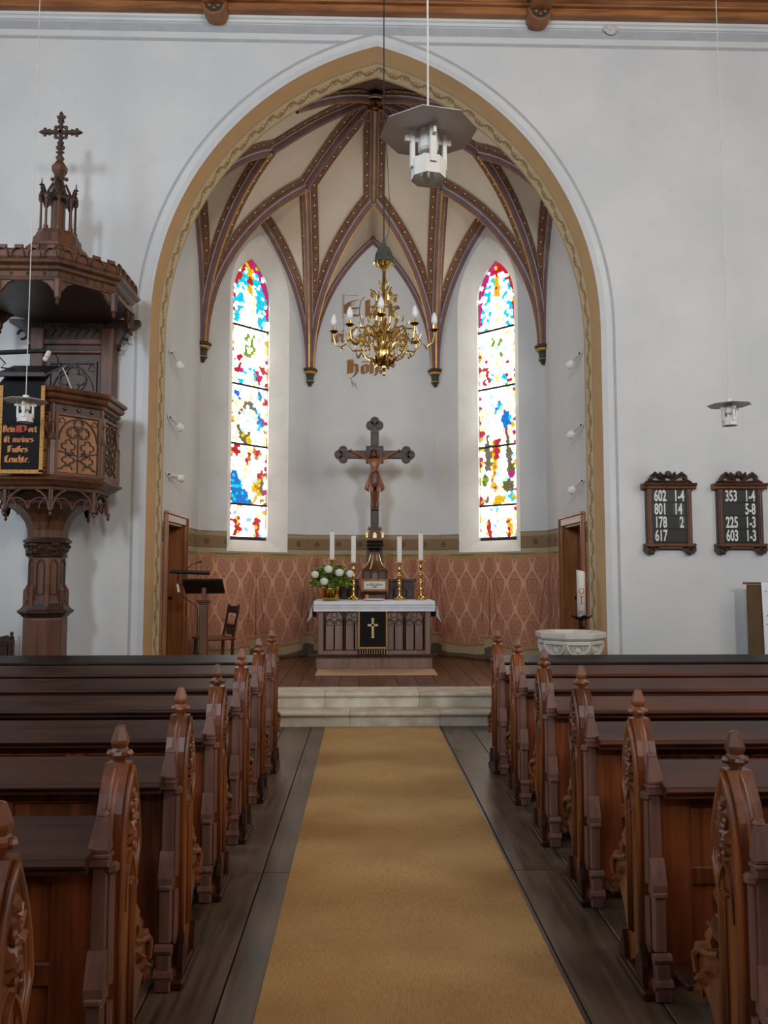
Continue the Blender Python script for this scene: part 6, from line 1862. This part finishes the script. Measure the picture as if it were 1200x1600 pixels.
# ================================================================== HYMN BOARDS
def hymn_board(x, rows, lab):
    t = thing('hymn_board', lab, 'sign', (x, YW, 1.90), 0, 'hymn boards on the wall')
    MB().box(-.255, .255, -.05, -.0, .03, .70).build('back_panel', M['oak_dark'], t)
    mb = MB()
    for s_ in (-1, 1):
        a, b = sorted((s_ * .25, s_ * .195)); mb.cbox(a, b, -.075, -.02, .04, .68, .008)
        mb.tube([(s_ * .222, -.075, .10), (s_ * .222, -.075, .62)], .014, 8)
    mb.cbox(-.29, .29, -.08, 0, .02, .055, .008); mb.cbox(-.27, .27, -.07, 0, -.005, .02, .006)
    mb.build('frame', M['oak'], t)
    mb = MB().prism([(0, .66), (-.08, .66), (-.09, .675), (-.085, .69), (-.11, .705), (-.12, .725), (0, .725)], -.30, .30, 'x'); mb.build('cornice', M['oak'], t)
    mb = MB(); F = FY(-.03, 0, .725)
    for s_ in (-1, 1):
        mb.tube([(s_ * .26, -.05, .735), (s_ * .20, -.055, .76), (s_ * .19, -.05, .80), (s_ * .15, -.05, .835), (s_ * .10, -.05, .80), (s_ * .04, -.05, .76)], [.014, .02, .026, .028, .024, .016], 6)
        mb.leaf((s_ * .03, .04), .09, .03, .03, rad(90 - s_ * 30), F); mb.leaf((s_ * .06, .06), .085, .026, .03, rad(90 - s_ * 20), F); mb.leaf((s_ * .16, .03), .07, .03, .03, rad(90 - s_ * 70), F)
        mb.tube([(s_ * .20, -.05, .75), (s_ * .10, -.06, .745), (0, -.06, .745)], .016, 6)
    mb.ball((0, -.05, .83), (.04, .03, .04), 8, 6)
    mb.build('carved_crest', M['oak_dark'], t)
    mb = MB()
    for s_ in (-1, 1):
        mb = MB().prism([(s_ * .285, .02), (s_ * .29, -.02), (s_ * .26, -.06), (s_ * .20, -.065), (s_ * .17, -.03), (s_ * .14, -.01), (s_ * .12, .02)], -.07, -.01, 'y')
        mb.tube([(s_ * .21 + .03 * math.cos(q), -.075, -.03 + .03 * math.sin(q)) for q in [k * .6 for k in range(10)]], .012, 6)
        mb.build('scroll_foot', M['oak_dark'], t)
    for i, (a, b) in enumerate(rows):
        z = .52 - i * .148
        sl = MB().box(-.195, .195, -.056, -.05, z, z + .138).build('number_slot', M['hymn'], t)
        MB().box(-.195, .195, -.064, -.05, z - .010, z - .002).build('slot_rail', M['front_dark'], sl)
        for s_, x0, w_ in ((a, -.17, .145), (b, .052, .135)):
            if not s_: continue
            x1 = x0 + (.0 if len(s_) > 1 else .06)
            if len(s_) == 2 or s_ == '2': MB().box(x1 - .014, min(.19, x1 + .045 * len(s_) + .02), -.059, -.056, z + .006, z + .132).build('number_card', plain('number_card', (58, 66, 52), .5), sl)
            n = plain_text(s_, .172, 'numerals', M['white_print'], sl, (x1, -.0605, z + .010), xs=.54 if '-' not in s_ else .52, off=.0045, ext=.0008)
    return t
hymn_board(3.205, (('602', '1-4'), ('801', '14'), ('178', '2'), ('617', '')), 'brown carved hymn board on the wall, nearer the chancel arch')
hymn_board(4.005, (('353', '1-4'), ('', '5-8'), ('225', '1-3'), ('603', '1-3')), 'brown carved hymn board on the wall above the hanging cloth banner')

# ================================================================== LECTERN, CHAIR
t = thing('lectern', 'slim dark wooden lectern with slanted desk near the chancel door', 'lectern', (-2.05, 9.4, ZC))
mb = MB().lathe([(.17, 0), (.17, .03), (.12, .05), (.06, .07), (.055, .10)], 8, ph=O8); mb.build('foot', M['oak'], t)
mb = MB().cbox(-.045, .045, -.045, .045, .08, .98, .01); mb.build('post', M['oak'], t)
mb = MB().cbox(-.075, .075, -.075, .075, .98, 1.005, .008).cbox(-.055, .055, -.055, .055, .955, .98, .006); mb.build('post_cap', M['oak'], t)
MB().cbox(-.024, .024, -.024, .024, 1.0, 1.15, .004).build('desk_support', M['oak'], t)
Mx = Matrix.Translation((.0, .02, 1.17)) @ Matrix.Rotation(rad(4), 4, 'Z') @ Matrix.Rotation(rad(-28), 4, 'X')
mb = MB().cbox(-.24, .22, -.16, .16, -.012, .012, .005, Mx); mb.build('desk_board', M['front_dark'], t)
MB().cbox(-.24, .22, .16, .18, -.015, .035, .005, Mx).build('book_stop', M['front_dark'], t)
lt = thing('lectern_lamp', 'black tube reading lamp clamped beside the lectern desk', 'lamp', (-2.05, 9.4, ZC))
MB().tube([(-.40, 0, 1.335), (.06, 0, 1.318)], .024, 10).build('lamp_tube', M['black'], lt)
MB().tube([(-.30, 0, 1.31), (-.31, 0, 1.24), (-.28, 0, 1.185), (-.17, .02, 1.18)], .009, 6).build('lamp_arm', M['iron'], lt)
mb = MB().tube([(-.31, 0, 1.19), (-.295, -.01, 1.12)], .014, 6); mb.ball((-.293, -.01, 1.11), .018); mb.build('clamp_knob', M['white_metal'], lt)
MB().tube([(-.30, 0, 1.12), (-.25, -.02, 1.05), (-.12, -.05, .97), (-.06, -.06, .92), (-.056, -.05, .1)], .006, 5).build('lamp_cable', M['black'], lt)
mc = thing('lectern_microphone', 'thin black gooseneck microphone on the lectern', 'microphone', (-2.05, 9.4, ZC))
MB().tube([(-.26, .1, 1.24), (-.24, .1, 1.35), (-.16, .08, 1.42), (-.07, .06, 1.445)], .005, 5).build('gooseneck', M['black'], mc)
MB().tube([(-.08, .06, 1.443), (-.045, .055, 1.455)], .011, 6).build('capsule', M['black'], mc)

t = thing('wooden_chair', 'reddish brown wooden chair standing behind the lectern', 'chair', (-2.17, 10.75, ZC), rad(-60))
for x, y in ((-.19, -.19), (.19, -.19)): MB().cbox(x - .02, x + .02, y - .02, y + .02, 0, .44, .005).build('leg', M['altar_red'], t)
for x in (-.18, .18): MB().tube([(x, .18, 0), (x, .19, .45), (x, .27, .90)], [.02, .022, .016], 6).build('leg', M['altar_red'], t)
MB().cbox(-.23, .23, -.23, .22, .44, .475, .012).build('seat', M['door'], t)
mb = MB().cbox(-.19, .19, .25, .275, .78, .88, .01); mb.build('backrest', M['altar_red'], t)
for x in (-.08, .0, .08): MB().box(x - .018, x + .018, .2, .222, .5, .62).build('back_slat', M['altar_red'], t)
mb = MB().cbox(-.19, .19, .205, .225, .60, .64, .006); mb.build('back_rail', M['altar_red'], t)

t = thing('carved_armchair', 'dark carved chair back post and seat against the wall beyond the pulpit', 'chair', (-4.17, 8.45, 0))
for x in (-.24, .24):
    for y in (-.22, .22):
        mb = MB().cbox(x - .025, x + .025, y - .025, y + .025, 0, .44 if y < 0 else .93, .006)
        if y > 0: mb.lathe([(.02, .93), (.032, .945), (.02, .96), (.012, .97), (.022, .985), (.016, 1.0), (.003, 1.01)], 8, (x, y, 0)); mb.tube([(x, y - .03, .5), (x, y - .03, .9)], .012, 6)
        mb.build('leg', M['oak_dark'], t)
MB().cbox(-.27, .27, -.25, .25, .44, .48, .01).build('seat', M['oak_dark'], t)
mb = MB().cbox(-.22, .22, .20, .235, .55, .90, .01); mb.bar([(-.2, .58), (-.2, .87), (.2, .87), (.2, .58)], .03, .015, FY(.2), True); mb.bar(foil(0, .72, .10, 4), .02, .015, FY(.2), True)
mb.build('backrest', M['oak_dark'], t)
mb = MB().prism([(-.24, .90), (-.2, .97), (-.1, .95), (0, 1.04), (.1, .95), (.2, .97), (.24, .90)], .2, .235, 'y'); mb.build('crest_rail', M['oak_dark'], t)

# ================================================================== FONT, PASCHAL CANDLE
t = thing('baptismal_font', 'pale sandstone octagonal font with carved round arches before the arch', 'font', (1.86, 7.98, 0))
octa(MB(), [(.34, 0), (.34, .08), (.30, .12), (.24, .16), (.18, .22), (.15, .28), (.15, .55), (.17, .60), (.22, .66), (.24, .68)]).build('pedestal', M['stone'], t)
bw = octa(MB(), [(.20, .66), (.26, .72), (.295, .80), (.305, .90), (.305, .955)]).build('bowl', M['stone_dark'], t)
mb = octa(MB(), [(.30, .935), (.318, .945), (.322, .96), (.312, .97), (.335, .985), (.348, 1.0), (.35, 1.04), (.345, 1.048), (.26, 1.05), (.24, 1.03), (.20, .95), (.02, .92)])
mb.build('rim', M['stone'], t)
for k in range(8):
    F0 = FR((0, 0, 0), 45 * k); ap = .305 * math.cos(O8); hw = .305 * math.sin(O8)
    F = lambda u, v, h, F0=F0, ap=ap: F0(u * (1 - max(0, (.90 - v)) * .35), v, h + ap - max(0, (.90 - v)) * .16 - max(0, .80 - v) * .35)
    mb = MB()
    mb.bar([(-hw + .004, .94)] + arc(0, .94, hw - .012, 180, 360, 10)[1:-1] + [(hw - .004, .94)], .03, .022, F)
    mb.bar([(-hw, .945), (hw, .945)], .025, .022, F)
    mb.bar([(-hw, .70), (-hw + .0, .95)], .022, .018, F)
    mb.bar([(-.045, .925), (-.055, .89), (-.03, .855), (0, .835), (.03, .855), (.055, .89), (.045, .925)], .014, .014, F)
    mb.leaf((0, .855), .06, .035, .02, rad(90), F)
    for s_ in (-1, 1): mb.leaf((s_ * .095, .76), .06, .02, .016, rad(90 + s_ * 30), F); mb.leaf((s_ * .04, .72), .05, .018, .016, rad(90 - s_ * 40), F)
    mb.build('carved_face', M['stone'], bw)

t = thing('candle_stand', 'black iron stand with spiked plate holding the paschal candle', 'candle stand', (2.235, 8.93, ZC))
mb = MB().lathe([(.16, 0), (.16, .015), (.03, .03), (.018, .05), (.018, .70), (.03, .72), (.018, .74), (.02, .80)], 12); mb.build('column', M['iron'], t)
mb = MB()
for k in range(3): a = k * 2.094 - .2; mb = MB().tube([(.05 * math.cos(a) * .6, .05 * math.sin(a) * .6, .60), (.045 * math.cos(a), .045 * math.sin(a), .80)], .007, 5); mb.build('stay', M['iron'], t)
mb = MB().rings([[(r * math.cos(k * PI / 8), r * math.sin(k * PI / 8), zz + (.022 if (k % 4 == 0 and r > .1) else 0)) for k in range(16)] for r, zz in ((.02, .80), (.07, .805), (.112, .83), (.112, .837), (.07, .815), (.02, .815))]); mb.build('drip_plate', M['iron'], t)
t = thing('paschal_candle', 'thick ivory paschal candle with red cross emblem and year 2022', 'candle', (2.235, 8.93, ZC + .8155))
mb = MB().rings([[(.047 * math.cos(k * PI / 10), .047 * math.sin(k * PI / 10), z + (dz * math.cos(k * PI / 10))) for k in range(20)] for z, dz in ((0, 0), (.515, -.012), (.525, -.012))]); mb.build('wax', M['candle'], t, True)
MB().tube([(0, 0, .51), (.002, 0, .54)], .003, 5).build('wick', M['black'], t)
def cyl(u, v, h): return ((.0475 + h) * math.sin(u / .0475 - .2), -(.0475 + h) * math.cos(u / .0475 - .2), v)
mb = MB()
def cbar(path, w_, mat_mb, h=.0008, closed=False): mat_mb.bar(path, w_, h, cyl, closed)
cbar([(-.002, .15), (0, .20), (.003, .25)], .010, mb); cbar([(-.03, .262), (-.01, .24), (.003, .225), (.016, .24), (.038, .25)], .006, mb); cbar([(.018, .16), (.022, .175), (.032, .172), (.032, .15), (.046, .15)], .005, mb); cbar(arc(.004, .30, .032, 0, 360, 16)[:-1], .005, mb, closed=True)
for i, c in enumerate('2022'):
    x = -.034 + .019 * i
    if c == '0': cbar([(x, .08), (x, .05), (x + .012, .05), (x + .012, .08)], .004, mb, closed=True)
    else: cbar([(x, .076), (x + .004, .082), (x + .012, .078), (x + .011, .066), (x, .05), (x + .013, .05)], .004, mb)
mb.build('red_emblem', M['red_wax'], t)
mb = MB(); mb.flat(circ(.004, .30, .028, 12), cyl, .0006); mb.build('orange_sun', M['orange_wax'], t)

# ================================================================== BANNER at the right
t = thing('banner', 'white printed cloth and a brown strip hanging from a wooden rod by the wall', 'banner', (4.25, 8.55, 0))
mb = MB().tube([(-.36, 0, 1.52), (.36, 0, 1.52)], .012, 8); mb.build('rod', M['door'], t)
mb = MB(); rs = []
for k in range(13):
    x = -.17 + .42 * k / 12; w_ = .012 * math.sin(k * 1.1)
    rs.append([(x, -.014, 1.53), (x, -.02 + w_ * .3, 1.45), (x + .012, -.02 + w_, .9), (x + .02, -.02 + w_, .35)])
mb.rings(rs, False, False); mb.build('white_cloth', M['linen'], t, True)
mb = MB().cbox(-.32, -.15, .0, .012, .2, 1.505, .003); mb.build('brown_strip', M['brown_cloth'], t)
r_ = random.Random(5)
mo, mk = MB(), MB()
for row in range(7):
    for k in range(6):
        x, z = -.14 + .05 * k + .012 * ((row * 3) % 4), 1.43 - .085 * row + .012 * math.sin(k * 1.3 + row)
        (mk if (row + k) % 2 else mo).leaf((x, z), .022, .007, .0015, r_.uniform(-.6, .6), FY(-.036))
        if row % 2: mk.ball((x + .02, -.036, z + .02), (.005, .001, .004), 5, 3)
mo.build('ochre_motifs', M['braid'], t)['kind'] = 'stuff'; mk.build('dark_motifs', M['ink'], t)['kind'] = 'stuff'
mb = MB().tube([(.33, .02, 0), (.33, .02, 1.53)], .015, 8); mb.tube([(-.33, .02, 0), (-.33, .02, 1.515)], .006, 6)
mb = MB().tube([(.33, .02, .02), (.33, .02, 1.53)], .015, 8); mb.cbox(.15, .40, -.12, .16, 0, .025, .006); mb.build('stand', M['door'], t)
